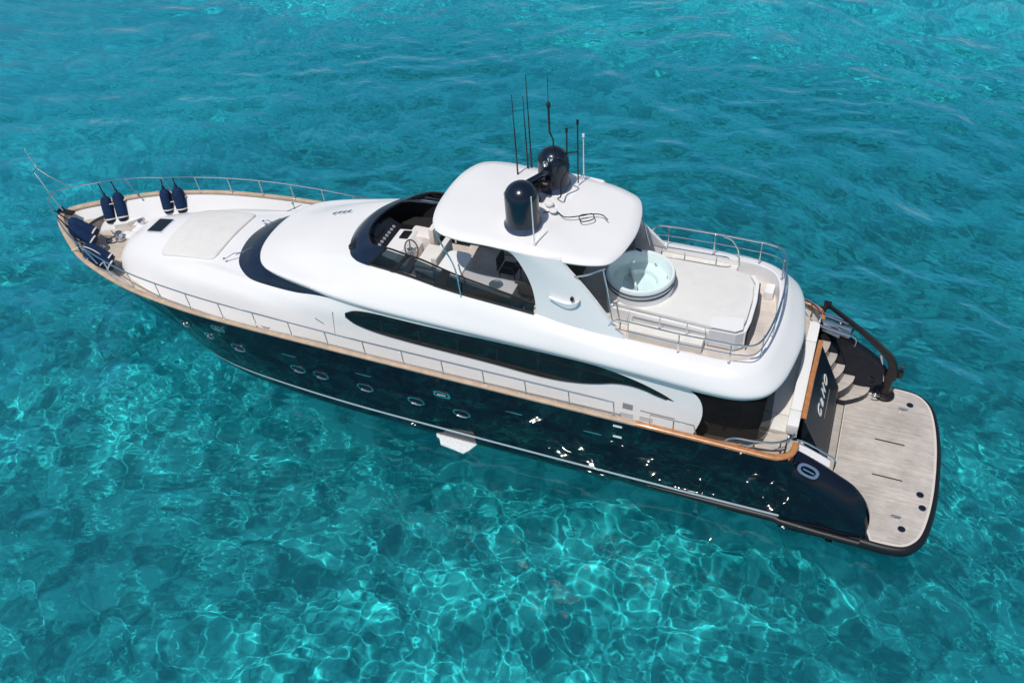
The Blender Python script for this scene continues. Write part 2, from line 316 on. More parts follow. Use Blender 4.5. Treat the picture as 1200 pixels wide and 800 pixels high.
# boot stripe following the hull skin
def hull_band(z0, z1, xb, out, taper):
    V = []; F = []
    for side in (1, -1):
        b = len(V); cols = 0
        for j in range(A.shape[1]):
            col = A[:, j]; zs = col[::-1, 2]; xm_ = np.interp((z0 + z1) / 2, zs, col[::-1, 0])
            if xm_ > xb or xm_ < .05: continue
            k = min(1, (xb - xm_) / taper); zc = (z0 + z1) / 2; hw = (z1 - z0) / 2 * k
            for z in (zc - hw, zc + hw):
                q = [np.interp(z, zs, col[::-1, c_]) for c_ in range(3)]; V.append((q[0], side * (q[1] + out), q[2]))
            cols += 1
        F += [(b + 2 * i, b + 2 * i + 1, b + 2 * i + 3, b + 2 * i + 2) for i in range(cols - 1)]
    return V, F
part('boot_stripe', hull_band(.525, .635, 19.3, .014, 1.5), mat('white_stripe', (.85, .87, .88), .35), hull)
# rubbing strake growing into the platform edge
ch = []
for side in (1, -1):
    P = []; rr = []
    for i in range(40):
        x = 3.6 - 5.6 * i / 39; y = (hull_pt(max(x, .1), .42)[0].y + .01) if x > .1 else 2.86 + .04 * min(1, -x)
        P.append((x, y * side, .40)); rr.append(.02 + .085 * min(1, i / 16))
    part('rubbing_strake', tube(P, rr, 12), BLACK, hull)
# port lights, vents, recessed fairleads on both sides
def ell(a, b, n=20, p=2.6):
    return [(a * math.copysign(abs(math.cos(t)) ** (2 / p), math.cos(t)), b * math.copysign(abs(math.sin(t)) ** (2 / p), math.sin(t))) for t in [2 * math.pi * i / n for i in range(n)]]
def ringplate(P, Q, z0, z1):
    n = len(P); V = [(p[0], p[1], z1) for p in P] + [(q[0], q[1], z1) for q in Q] + [(p[0], p[1], z0) for p in P] + [(q[0], q[1], z0) for q in Q]; F = []
    for i in range(n):
        j = (i + 1) % n; F += [(i, j, n + j, n + i), (i, 2 * n + i, 2 * n + j, j), (n + i, n + j, 3 * n + j, 3 * n + i)]
    return V, F
for side in (1, -1):
    for x, z in ((18.4, 2.28), (17.45, 2.15), (16.4, 2.0), (14.3, 1.78), (13.5, 1.78), (12.0, 1.76), (10.35, 1.74), (8.93, 1.7)):
        M = on_hull(x, z, side, 0.0)
        s = 0.75 if x > 17 else 1
        w = part('porthole', moved(ringplate(ell(.27 * s, .15 * s), ell(.225 * s, .11 * s), -.03, .022), M), STEEL, hull)
        pn = obj('pane', *moved(prism(ell(.228 * s, .113 * s), -.03, .008), M), GLASSD, w)
        obj('lower_rim', *moved(tube([(-.16 * s, -.125 * s, .03), (0, -.145 * s, .035), (.16 * s, -.125 * s, .03)], .02, 6), M), STEEL, w)
    for x, z in ((14.45, 2.34), (11.93, 2.34), (7.3, 2.32), (5.08, 2.3)):
        part('hull_vent', moved(prism(ell(.26, .022), -.01, .012), on_hull(x, z, side)), STEEL, hull)
    for x, z in ((4.4, 2.80), (4.4, 2.38)):
        part('scupper', moved(prism(rrect(-.12, .12, -.03, .03, .02), -.01, .015), on_hull(x, z, side)), LETTER, hull)
    for x, z in ((16.85, 2.72), (9.44, 2.36)):
        M = on_hull(x, z, side)
        f = part('fairlead', moved(ringplate(ell(.26, .12, 24, 4), ell(.19, .065, 24, 4), -.02, .03), M), STEEL, hull)
        obj('recess', *moved(prism(ell(.19, .065, 24, 4), -.02, .006), M), BLACKM, f)
        obj('cleat', *moved(join(tube([(-.13, 0, .04), (.13, 0, .04)], .02, 6), rod((0, 0, 0), (0, 0, .04), .025)), M), STEEL, f)
# white folded out boarding step at the waterline
sp_ = [(10.12, 2.70), (10.02, 2.86), (9.93, 2.88), (9.78, 3.10), (9.55, 3.13), (9.0, 3.20), (8.86, 3.02), (8.72, 2.70)]
part('boarding_step', prism(sp_, .0, .07), mat('step_white', (.74, .78, .79), .6, noise=.18, nscale=16), hull, smooth=False, bevel=.012)
# ---- stern wings (quarters falling to the platform)
WG = [(.02, 2.86), (-.35, 2.70), (-.7, 2.52), (-1.14, 2.27), (-1.48, 2.06), (-1.78, 1.78), (-2.0, 1.42), (-2.11, .98), (-2.09, .45)]
def wing(side):
    st = cr([(x, 0, z) for x, z in WG], 34); rows = []
    for i, (x, _, zt) in enumerate(st):
        o = 2.93 - .03 * min(1, abs(x)); k = min(1.0, max(.12, (zt - .45) / .6))
        # nose rounding towards the end of the wing
        e = max(0, (-x - 1.5) / .6); inn = 2.40 + .12 * e; o -= .10 * e * e
        q_ = .42 + .22 * min(1, -x / 1.2 if x < 0 else 0); hh = lambda f: max(.46, zt - f * q_ * min(1, (zt - .4) / 1.0)); sec = [(o - .12, .05), (o - .05, .45), (o - .01, hh(1.5)), (o - .02, hh(1.0)), (o - .07, hh(.72)), (o - .16, hh(.42)), (o - .28, hh(.16)), (inn + .10, hh(.02)), (inn + .03, hh(.0)), (inn, hh(.08)), (inn - .02, hh(.2)), (inn - .02, .05)]
        rows.append([(x, side * y, z) for y, z in sec])
    return gridvf(np.array(rows))
def wing_end(side):
    st = cr([(x, 0, z) for x, z in WG], 34); return None
for side in (1, -1):
    w = part('stern_quarter', wing(side), NAVY, hull, angle=75)
M = on_hull(.1, 2.52, 1)
for side in (1, -1):
    q = [( -.02, side * 2.955, 2.42)]
    MM = Matrix.Translation((-.36, side * 2.83, 2.64)) @ Matrix.Rotation(R(-22), 4, 'Y') @ Matrix.Rotation(-side * R(48), 4, 'X')
    if side == 1: MM = Matrix.Translation((-.36, 2.83, 2.64)) @ Matrix.Rotation(R(-22), 4, 'Y') @ Matrix.Rotation(R(-48), 4, 'X')
    f = part('stern_fairlead', moved(ringplate(ell(.28, .15), ell(.2, .085), -.02, .035), MM), STEEL, hull)
    obj('cleat', *moved(join(tube([(-.15, 0, .05), (.15, 0, .05)], .026, 8), rod((0, 0, -.02), (0, 0, .05), .03)), MM), STEEL, f)
# ---- bathing platform
PO = [(-1.1, 2.90), (-1.9, 2.93), (-2.6, 2.94), (-3.08, 2.86), (-3.38, 2.62), (-3.58, 2.25), (-3.72, 1.6), (-3.80, .8), (-3.82, 0)]
def platf(P, z0, z1, r0=0.0):
    c = cr([(x, y, 0) for x, y in P], 40); c = [(p[0], p[1]) for p in c]; full = c + [(x, -y) for x, y in reversed(c[:-1])]; return full
outl = platf(PO, 0, 0)
def inset(P, d):
    n = len(P); out = []
    for i in range(n):
        a = Vector(P[i - 1]); b = Vector(P[(i + 1) % n]); t = (b - a).normalized(); nn = Vector((t.y, -t.x)); c = Vector((sum(p[0] for p in P) / n, 0))
        q = Vector(P[i]); 
        if (c - q).dot(nn) < 0: nn = -nn
        out.append(tuple(q + nn * d))
    return out
rowsP = []
for d, z in ((.28, .10), (.10, .14), (.02, .24), (0, .34), (.03, .44), (.08, .485), (.14, .49), (.30, .49)):
    rowsP.append([(x, y, z) for x, y in inset(outl, d)])
Ap = np.array(rowsP); Vp, Fp = gridvf(Ap); b0 = Ap.shape[1]; lastr = (Ap.shape[0] - 1) * b0
Fp += [tuple(lastr + i for i in range(b0)), tuple(range(b0 - 1, -1, -1))] + [(i * b0, (i + 1) * b0, (i + 1) * b0 + b0 - 1, i * b0 + b0 - 1) for i in range(Ap.shape[0] - 1)]
plat = part('bathing_platform', (Vp, Fp), BLACK, angle=50)
tk = inset(outl, .15)
tk = [(x if x < -1.30 else -1.105, y) for x, y in tk]
# teak leaves room for the stern quarters: narrower ahead of x=-2.1
tk = [(x, max(-2.42, min(2.42, y)) if x > -2.12 else y) for x, y in tk]
obj('border_board', *prism(tk, .492, .510), mat('pale_border', (.62, .57, .52), .7), plat)
tk2 = [(x if x < -1.30 else -1.13, y) for x, y in inset(tk, .06)]; obj('teak_panel', *prism(tk2, .505, .514), TEAKP, plat)
for x0, y0, x1, y1 in ((-2.03, -.66, -2.82, -.64), (-2.08, .62, -2.85, .65)):
    obj('hinge_slot', *box(x1, x0, y0 - .02, y0 + .02, .514, .522), GREYD, plat)
for x, y in ((-2.85, -2.25), (-3.32, .94), (-3.40, 1.36), (-2.95, 2.2)):
    u = obj('deck_fitting', *lathe([(0, .0), (.085, .0), (.085, .012), (.06, .02), (0, .02)], 20, (x, y, .513)), BLACKM, plat)
    obj('fitting_rim', *lathe([(.085, 0), (.1, .0), (.1, .008), (.085, .012)], 20, (x, y, .513), False), STEEL, plat)
for x, y in ((-2.68, -2.02), (-2.78, 1.86)):
    obj('folding_cleat', *join(tube([(x - .13, y, .55), (x + .13, y + .03, .55)], .022, 8), rod((x - .06, y, .51), (x - .06, y, .55), .03), rod((x + .06, y + .01, .51), (x + .06, y + .01, .55), .03), box(x - .1, x + .1, y - .05, y + .05, .512, .524)), STEEL, plat)
# fixed shelf between transom and platform
part('transom_shelf', prism([(-.4, 2.40), (-1.085, 2.40), (-1.085, -2.40), (-.4, -2.40)], .20, .50), planked('shelf_teak', (.40, .36, .32), (.55, .50, .45), (.25, .22, .2), .07, .8, 1), smooth=False, bevel=.01)
# ---- transom block
def tx(z): return -.05 - (2.9 - max(z, 1.45)) * .5 - (.02 if z < 1.45 else 0)
TB = [(1.62, 2.90), (1.62, .45)]
rows = []
for z in (2.93, 2.9, 2.7, 2.5, 2.3, 2.1, 1.9, 1.7, 1.5, 1.45, 1.40, 1.2, .8, .4):
    w = 1.40 + .12 * (z - .4) / 2.5
    c = []
    for y in np.linspace(-w, w, 21): c.append((tx(z), y, z))
    c = [(.0, -w, z)] + c + [(.0, w, z)]; rows.append(c)
Vt, Ft = gridvf(np.array(rows)); m_ = len(rows[0]); Ft += [tuple(range(m_)), tuple((len(rows) - 1) * m_ + i for i in range(m_))]
transom = part('transom', (Vt, Ft), NAVYT, angle=45)
# transom wall port and starboard stairs
for side in (1, -1):
    steps = [(-.86, -1.70, .72), (-.60, -1.22, 1.07), (-.40, -.88, 1.42), (-.22, -.60, 1.80), (-.04, -.34, 2.2)]
    for k, (xa, xb, z) in enumerate(steps):
        y0, y1 = 1.42 + (.10 if k else .25), 2.40
        # fan shaped tread: inner corner cut back
        P = [(xa + .3, side * y0), (xa + .3, side * y1), (xb, side * y1)]
        for a in np.linspace(0, 1, 6): P.append((xb + (xa - xb) * (a ** 1.8) * .75, side * (y1 + (y0 - y1) * (a * .9 + .1))))
        P.append((xa, side * y0))
        s_ = part('stair_step', prism(P, max(.3, z - .36), z - .02), NAVY, smooth=False)
        obj('tread', *prism([(x * 1 + (.02 if x < xa else 0), y) for x, y in P], z - .019, z + .006), TEAKP, s_, smooth=False)
    part('stair_handrail', tube(cr([(.02, side * 2.25, 3.0), (-.25, side * 2.25, 2.95), (-.75, side * 2.25, 2.72), (-.95, side * 2.27, 2.58), (-.96, side * 2.3, 2.3)], 16), .02, 8), STEEL)
part('stair_ledge', prismY([(.0, 2.80), (-.85, 2.42), (-.85, 2.30), (.0, 2.66)], 2.12, 2.37), WHITE, smooth=False, bevel=.02)
part('stair_ledge', prismY([(.0, 2.86), (-.5, 2.66), (-.5, 2.56), (.0, 2.72)], -2.39, -2.2), WHITE, smooth=False, bevel=.02)
# name on the transom
def text_mesh(txt, size, bold=0.02, shear=0.25):
    c = bpy.data.curves.new('t', 'FONT'); c.body = txt; c.size = size; c.extrude = .006; c.offset = bold * size; c.shear = shear; c.resolution_u = 4
    c.align_x = 'CENTER'; c.align_y = 'CENTER'; o = bpy.data.objects.new('t', c); sc.collection.objects.link(o)
    bpy.context.view_layer.update(); me = bpy.data.meshes.new_from_object(o); V = [tuple(v.co) for v in me.vertices]; F = [tuple(p.vertices) for p in me.polygons]
    bpy.data.objects.remove(o); return V, F
def on_transom(y, z, out=.012, dy=0.0):
    w = 1.40 + .12 * (z - .4) / 2.5; x = tx(z); nn = Vector((-1, 0.14 * y / w * -1 * -1, -.30 * -1)).normalized()
    nn = Vector((-1, 0, .5)).normalized(); rt = Vector((0, -1, 0)); up = nn.cross(rt); 
    if up.z < 0: up = -up
    p = Vector((x, y, z)) + nn * out
    return Matrix(((rt.x, up.x, nn.x, p.x), (rt.y, up.y, nn.y, p.y), (rt.z, up.z, nn.z, p.z), (0, 0, 0, 1)))
NZ = 2.26; NY = (.46, .08, -.31, -.72)
for i, (ch_, y, s) in enumerate((('C', NY[0], .40), ('a', NY[1], .42), ('N', NY[2], .37), ('O', NY[3], .37))):
    g = obj('name_letter', *moved(text_mesh(ch_, s, .03, .3), on_transom(y, NZ, .015)), LETTER, transom, smooth=False)
obj('underline', *moved(box(-.55, .55, -.012, .012, 0, .006), on_transom(-.2, 1.95, .015)), GREYM, transom)
# ---- cap rail, bulwark, decks
capc = crs([(x, y, 0) for x, y in SH[:-1]] + [(.30, 2.93, 0)], 170)
corner = [(.12, 2.80, 0), (.03, 2.62, 0), (0.0, 2.36, 0)]
capc = np.vstack([capc, cr([tuple(capc[-1])] + corner, 10)[1:]])
def caprow(off_, dz): 
    q = offs(capc, off_); q[0][1] = 0; q[0][0] = capc[0][0] - off_; q[:, 2] = [sheer(max(0, x)) + dz for x in capc[:, 0]]; 
    q[:, 1] = np.maximum(q[:, 1], 0); return q
wfun = np.array([.20 if x > 24.6 else .20 - .08 * min(1, (24.6 - x) / 2.5) for x in capc[:, 0]])
def caprow_w(f, dz):
    q = capc.copy()
    for i in range(len(q)):
        t = capc[min(i + 1, len(q) - 1)][:2] - capc[max(i - 1, 0)][:2]
        if i == 0: t = np.array([0, 1.0])
        t = t / np.linalg.norm(t); q[i][:2] = capc[i][:2] + np.array([t[1], -t[0]]) * (f[i] if hasattr(f, '__len__') else f); q[i][2] = sheer(max(0, capc[i][0])) + dz
    q[0][1] = 0; q[:, 1] = np.maximum(q[:, 1], 0); return q
# orientation check: inward must reduce |y|
sgn = 1 if caprow_w(.1, 0)[80][1] < capc[80][1] else -1
rows = np.array([caprow_w(sgn * -.02, -.06), caprow_w(sgn * -.035, -.02), caprow_w(sgn * -.02, .02), caprow_w(sgn * .02, .035), caprow_w(sgn * (wfun - .02), .035), caprow_w(sgn * wfun, .015), caprow_w(sgn * wfun, -.06)])
caprail = part('cap_rail', both(gridvf(rows)), PALET, angle=60)
# varnished aft part of the rail: a slightly proud capping
ia = [i for i in range(len(capc)) if capc[i][0] < 4.0]
rows2 = rows[:, ia]; rows2 = rows2.copy(); rows2[:, :, 2] += .006; rows2[0, :, 2] -= .0; 
cen = (rows2[2] + rows2[5]) / 2
for k in range(rows2.shape[0]): rows2[k, :, :2] = cen[:, :2] + (rows2[k, :, :2] - cen[:, :2]) * 1.05
obj('varnished_capping', *gridvf(rows2), VARN, caprail, angle=60); obj('varnished_capping', *mir(gridvf(rows2)), VARN, caprail, angle=60)
# transom cap: varnished rail across the stern and starboard curl
trp = [(-.005 - .02 * (y < 0) * abs(y), y, 3.0) for y in np.linspace(1.5, -1.5, 20)]
def flatrail(P, w, h): 
    P = np.array(P); rows = []
    for dx, dz in ((-w / 2, -h), (-w / 2 - .01, -h * .3), (-w / 2 + .02, 0), (w / 2 - .02, 0), (w / 2 + .01, -h * .3), (w / 2, -h)):
        q = P.copy()
        for i in range(len(P)):
            t = P[min(i + 1, len(P) - 1)][:2] - P[max(i - 1, 0)][:2]; t /= np.linalg.norm(t); q[i][:2] += np.array([-t[1], t[0]]) * dx
            q[i][2] += dz
        rows.append(q)
    return gridvf(np.array(rows))
obj('stern_capping', *flatrail(trp, .11, .06), VARN, caprail, angle=60)
# bulwark inside
def hull_y(x, z):
    return max(0.0, hull_pt(min(x, 25), z)[0].y) if x < 24.3 else 0
bt_ = caprow_w(sgn * (wfun - .03), -.9)
for i in range(len(bt_)):
    x_ = capc[i][0]; z_ = max(2.15, sheer(max(0, x_)) - .9); ins = .16 if x_ < 14 else .16 + .62 * min(1, (x_ - 14) / 9)
    bt_[i] = caprow_w(sgn * ins, 0)[i]; bt_[i][2] = z_
    if x_ > 24.9: bt_[i][0] = min(bt_[i][0], 24.7)
bi = np.array([caprow_w(sgn * (wfun - .05), -.03), bt_])
part('bulwark', both(gridvf(bi)), WHITE, angle=60)
# decks
def decksheet(x0, x1, z, ins, m, name, zf=None):
    ids = [i for i in range(len(capc)) if x0 <= capc[i][0] <= x1]; q = bt_[ids].copy(); q[:, 1] = q[:, 1] + .06 * (q[:, 1] > .1)
    V = []; 
    for p in q: V += [(p[0], p[1], z), (p[0], -p[1], z)]
    n = len(q); F = [(2 * i, 2 * i + 2, 2 * i + 3, 2 * i + 1) for i in range(n - 1)]
    return V, F
part('main_deck', decksheet(-.1, 25.5, 2.18, .12, TEAK, ''), TEAK)
part('bow_deck', decksheet(19.4, 25.5, 2.34, .14, TEAK, ''), TEAK)
# raised bow locker moulding with rounded front well
bl = caprow_w(sgn * .30, 0); ids = [i for i in range(len(capc)) if capc[i][0] > 24.15]
P = [(bl[i][0], bl[i][1]) for i in ids if bl[i][0] > 24.0]; 
Pf = P + [(24.05, P[-1][1] * .75), (24.35, .45), (24.42, 0)]; Pm = [(x, -y) for x, y in reversed(Pf[1:-1])]
part('bow_locker', prism(Pf + Pm, 2.3, 2.72), TEAK, angle=30)
part('bow_well_edge', tube(cr([(23.2, -1.45, 2.72), (23.9, -1.02, 2.74), (24.3, -.5, 2.75), (24.42, 0, 2.75), (24.3, .5, 2.75), (23.9, 1.02, 2.74), (23.2, 1.45, 2.72)], 40), .05, 8), GREYD)
part('bow_step', prism([(24.05, -.75), (23.75, -1.15), (23.3, -1.35), (23.2, -1.15), (23.5, -.75), (23.85, -.5)], 2.3, 2.52), WHITE, smooth=False, bevel=.03)
# ---- deckhouse (trunk + saloon sides)
def wy(z): return 2.64 - .12 * (z - 2.3)
R0 = [(22.62, 0, 2.1), (22.5, .75, 2.1), (22.1, 1.35, 2.1), (21.0, 1.85, 2.1), (19.5, 2.22, 2.1), (17.5, 2.45, 2.1), (15.3, 2.60, 2.1), (13.2, 2.66, 2.1), (11, 2.664, 2.1), (7, 2.664, 2.1), (4.5, 2.664, 2.1), (2.75, 2.664, 2.1)]
R1 = [(22.42, 0, 2.72), (22.32, .70, 2.72), (21.92, 1.20, 2.72), (20.5, 1.72, 2.72), (19.2, 2.05, 2.72), (17.3, 2.28, 2.72), (15.2, 2.48, 2.72), (13.2, 2.59, 2.72), (11, wy(2.72), 2.72), (7, wy(2.72), 2.72), (4.5, wy(2.72), 2.72), (2.52, wy(2.72), 2.72)]
R2 = [(22.0, 0, 3.12), (21.9, .55, 3.12), (21.45, .95, 3.15), (20.2, 1.42, 3.25), (19.0, 1.80, 3.3), (17.1, 2.10, 3.35), (15.1, 2.34, 3.35), (13.2, 2.5, 3.35), (11, wy(3.35), 3.35), (7, wy(3.35), 3.35), (4.5, wy(3.35), 3.35), (2.38, wy(3.35), 3.35)]
R3 = [(20.9, 0, 3.5), (20.75, .45, 3.49), (20.2, .85, 3.48), (19.3, 1.15, 3.52), (18.3, 1.5, 3.58), (16.7, 1.90, 3.62), (14.9, 2.20, 3.7), (13.2, 2.42, 3.85), (11, wy(3.85), 3.85), (7, wy(3.85), 3.85), (4.5, wy(3.85), 3.85), (2.5, wy(3.85), 3.85)]
R4 = [(17.38, 0, 3.80), (17.30, .6, 3.78), (17.05, 1.15, 3.76), (16.65, 1.52, 3.75), (16.15, 1.78, 3.78), (15.4, 1.93, 3.85), (14.4, 2.08, 3.98), (13.2, 2.26, 4.25), (11, wy(4.25), 4.26), (7, wy(4.25), 4.26), (4.5, wy(4.25), 4.26), (2.95, wy(4.2), 4.2)]
Dk = patch([R0, R1, R2, R3, R4], 170, 33)
deckhouse = part('deckhouse', both(gridvf(Dk)), WHITE, angle=50)
# front windscreen band
Bo = [(p[0], p[1], p[2] + .005) for p in R4[:8]]
Bi = [(16.18, 0, 4.19), (16.10, .7, 4.19), (15.85, 1.22, 4.19), (15.5, 1.55, 4.2), (15.0, 1.76, 4.22), (14.35, 1.93, 4.26), (13.7, 2.08, 4.3), (13.05, 2.24, 4.34)]
mid = [((a[0] + b[0]) / 2 + .03, (a[1] + b[1]) / 2, (a[2] + b[2]) / 2 + .03) for a, b in zip(Bo, Bi)]
ws = part('windscreen', both(gridvf(patch([Bo, mid, Bi], 80, 9))), NAVYV, angle=60)
for a, b in (((17.5, 1.25, 3.82), (16.9, .95, 4.02)), ((17.35, -.75, 3.86), (16.8, -.55, 4.08)), ((17.0, -1.95, 3.80), (16.6, -1.5, 4.0))):
    obj('wiper', *join(tube([a, tuple((Vector(a) + Vector(b)) / 2 + Vector((0, 0, .09))), b], .016, 6), rod((b[0] - .15, b[1] - .22, b[2] + .05), (b[0] + .15, b[1] + .22, b[2] + .03), .012), lathe([(0, 0), (.04, 0), (.04, .05), (0, .06)], 12, a)), STEEL, ws)
# sun pad on the trunk
Dflat = Dk.reshape(-1, 3)
def trunk_z(x, y):
    d = np.minimum((Dflat[:, 0] - x) ** 2 + (Dflat[:, 1] - y) ** 2, (Dflat[:, 0] - x) ** 2 + (Dflat[:, 1] + y) ** 2)
    w = np.exp(-d / (2 * .12 ** 2)) + 1e-12; Q = np.stack([np.ones(len(d)), Dflat[:, 0] - x, (Dflat[:, 0] - x) ** 2, np.where(abs(Dflat[:, 1] - y) < abs(Dflat[:, 1] + y), Dflat[:, 1] - y, -Dflat[:, 1] - y)], 1)
    return float(np.linalg.solve((Q * w[:, None]).T @ Q + 1e-9 * np.eye(4), (Q * w[:, None]).T @ Dflat[:, 2])[0])
def surf_pad(P, h, inset_=.06):
    cx, cy = np.mean(P, 0); rows = []
    for f, dz in ((1, -.04), (1, h * .6), (1 - inset_ * .3, h * .92), (1 - inset_, h), (.8, h), (.6, h), (.4, h), (.2, h), (.0, h)):
        rows.append([(cx + (px - cx) * f, cy + (py - cy) * f, trunk_z(cx + (px - cx) * f, cy + (py - cy) * f) + dz) for px, py in P + P[:1]])
    return gridvf(np.array(rows))
def dens(P, n):
    out = []
    for i in range(len(P)):
        a_, b_ = np.array(P[i]), np.array(P[(i + 1) % len(P)])
        k_ = max(1, int(np.linalg.norm(b_ - a_) / n)); out += [tuple(a_ + (b_ - a_) * t / k_) for t in range(k_)]
    return out
part('bow_sun_pad', surf_pad(dens(rrect(17.95, 20.15, -1.25, 1.25, .22, 6), .12), .07), mat('sunpad_cream', (.70, .69, .665), .8, .2, noise=.04, nscale=3), deckhouse, angle=50)
# deck hatch ahead of the trunk
hb = part('deck_hatch', moved(prism(rrect(-.32, .32, -.36, .36, .05), 0, .05), trs((20.98, .03, 3.47), ry=R(9))), STEEL)
obj('hatch_glass', *moved(prism(rrect(-.28, .28, -.32, .32, .04), .05, .056), trs((20.98, .03, 3.47), ry=R(9))), GLASSD, hb)
# side windows
WT = [(12.55, 3.98), (12.2, 4.13), (11.5, 4.19), (10.2, 4.19), (8.9, 4.19), (7.5, 4.19), (5.6, 4.18), (4.86, 4.12), (4.1, 3.97), (3.45, 3.76), (3.12, 3.60)]
WB = [(3.3, 3.62), (3.6, 3.68), (3.9, 3.76), (4.3, 3.80), (4.7, 3.75), (5.1, 3.62), (5.6, 3.5), (6.24, 3.42), (7.0, 3.41), (7.9, 3.45), (9.0, 3.48), (10.2, 3.5), (11.3, 3.55), (11.9, 3.62), (12.3, 3.72), (12.55, 3.88)]
def wallpanel(P, out, thick, side):
    n = len(P); V = [(x, side * (wy(z) + out), z) for x, z in P] + [(x, side * (wy(z) + out - thick), z) for x, z in P]
    return V, [tuple(range(n))] + [(i, (i + 1) % n, n + (i + 1) % n, n + i) for i in range(n)]
for side in (1, -1):
    top = cr([(x, 0, z) for x, z in WT], 60); bot = cr([(x, 0, z) for x, z in WB], 60)
    P = [(p[0], p[2]) for p in top] + [(p[0], p[2]) for p in bot]
    w = part('saloon_window', wallpanel(P, .012, .03, side), GLASSD, deckhouse, smooth=False)
    w2 = [(p[0], p[2] - .012) for p in bot[::-1]]
    obj('window_frame', *tube([(x, side * (wy(z) + .012), z) for x, z in w2], .016, 6), GREYD, w)
    # side vents, locker lids and door seam low on the wall
    for (x0, x1, z0, z1, m, nme) in ((4.15, 4.42, 2.98, 3.16, GREYM, 'air_vent'), (4.12, 4.48, 2.70, 2.84, mat('vent_pale', (.5, .5, .51), .5), 'air_vent'), (3.05, 3.95, 3.02, 3.05, GREYM, 'grab_recess'), (3.6, 3.95, 2.72, 2.86, mat('vent_pale', (.5, .5, .51), .5), 'air_vent')):
        part(nme, wallpanel([(x0, z0), (x1, z0), (x1, z1), (x0, z1)], .008, .02, side), m, deckhouse, smooth=False)
    part('door_seam', wallpanel([(13.02, 2.5), (13.035, 2.5), (12.98, 3.9), (12.965, 3.9)], .0, .02, side), GREYM, deckhouse, smooth=False)
    part('door_handle', rod((13.35, side * 2.50, 3.42), (13.6, side * 2.49, 3.55), .016, 8), STEEL, deckhouse)
# saloon aft bulkhead and cockpit
blk = part('saloon_bulkhead', box(3.3, 3.4, -2.36, 2.36, 2.15, 4.1), GREYD, smooth=False)
obj('sliding_door', *box(3.27, 3.3, -1.6, 1.6, 2.2, 3.95), GLASSD, blk, smooth=False)
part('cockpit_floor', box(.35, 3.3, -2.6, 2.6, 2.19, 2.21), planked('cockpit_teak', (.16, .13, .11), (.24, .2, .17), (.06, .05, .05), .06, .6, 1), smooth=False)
part('side_ledge', prism([(2.45, 2.62), (2.45, 2.86), (.75, 2.84), (.4, 2.72), (.28, 2.45), (.28, 1.85), (.75, 1.95), (.85, 2.35), (1.2, 2.55)], 2.2, 2.68), TEAK, smooth=False, bevel=.015)
part('side_ledge', prism([(x, -y) for x, y in [(2.45, 2.62), (2.45, 2.86), (.75, 2.84), (.4, 2.72), (.28, 2.45), (.28, 1.85), (.75, 1.95), (.85, 2.35), (1.2, 2.55)]], 2.2, 2.68), TEAK, smooth=False, bevel=.015)
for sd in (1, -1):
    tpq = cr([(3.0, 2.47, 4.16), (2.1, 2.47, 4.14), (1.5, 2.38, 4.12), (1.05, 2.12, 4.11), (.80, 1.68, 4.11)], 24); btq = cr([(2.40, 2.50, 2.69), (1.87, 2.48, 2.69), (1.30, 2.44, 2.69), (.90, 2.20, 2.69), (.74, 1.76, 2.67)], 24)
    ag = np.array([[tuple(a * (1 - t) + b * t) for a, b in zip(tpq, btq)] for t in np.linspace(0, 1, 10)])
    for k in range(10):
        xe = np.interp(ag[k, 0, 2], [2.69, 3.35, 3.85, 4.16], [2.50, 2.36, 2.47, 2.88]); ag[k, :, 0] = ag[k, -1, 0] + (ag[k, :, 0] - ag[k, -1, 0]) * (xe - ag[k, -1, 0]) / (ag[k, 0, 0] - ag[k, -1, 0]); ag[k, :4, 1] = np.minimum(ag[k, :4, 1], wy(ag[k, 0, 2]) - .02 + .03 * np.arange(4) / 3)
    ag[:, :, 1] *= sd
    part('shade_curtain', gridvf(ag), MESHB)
st_ = part('stern_settee', box(.22, 1.0, -2.3, 1.80, 2.2, 2.5), WHITE, smooth=False, bevel=.03)
for a, b in ((-2.28, -1.45), (-1.43, 1.2), (1.22, 1.78)):
    obj('seat_cushion', *box(.30, .98, a, b, 2.502, 2.66), CREAM, st_, bevel=.04)
    obj('back_cushion', *box(.065, .36, a, b, 2.60, 2.945), mat('white_vinyl', (.78, .775, .76), .6, .3), st_, bevel=.05)
# ---- flybridge moulding
LP = [(16.25, 0, 4.15), (16.16, .75, 4.15), (15.9, 1.3, 4.15), (15.5, 1.65, 4.17), (14.8, 1.90, 4.22), (13.8, 2.13, 4.28), (12.9, 2.32, 4.31), (11.5, 2.42, 4.29), (9, 2.45, 4.27), (6.5, 2.45, 4.24), (4.6, 2.49, 4.23), (3, 2.52, 4.18), (2.1, 2.52, 4.15), (1.5, 2.43, 4.13), (1.02, 2.17, 4.12), (.75, 1.72, 4.12), (.58, 1.0, 4.12), (.48, 0, 4.12)]
def shift(Pn, d, dz):
    q = np.array(Pn, float); c = np.array([8.5, 0]); out = []
    for i, p in enumerate(q):
        a = q[max(i - 1, 0)][:2]; b = q[min(i + 1, len(q) - 1)][:2]
        t = b - a
        if i == 0 or i == len(q) - 1: t = np.array([0, 1.0 if i == 0 else -1.0])
        t = t / np.linalg.norm(t); nn = np.array([t[1], -t[0]])
        if np.dot(nn, p[:2] - c) < 0: nn = -nn
        o = p[:2] + nn * d; out.append((o[0], max(o[1], 0) if 0 < i < len(q) - 1 else 0, p[2] + dz))
    return out
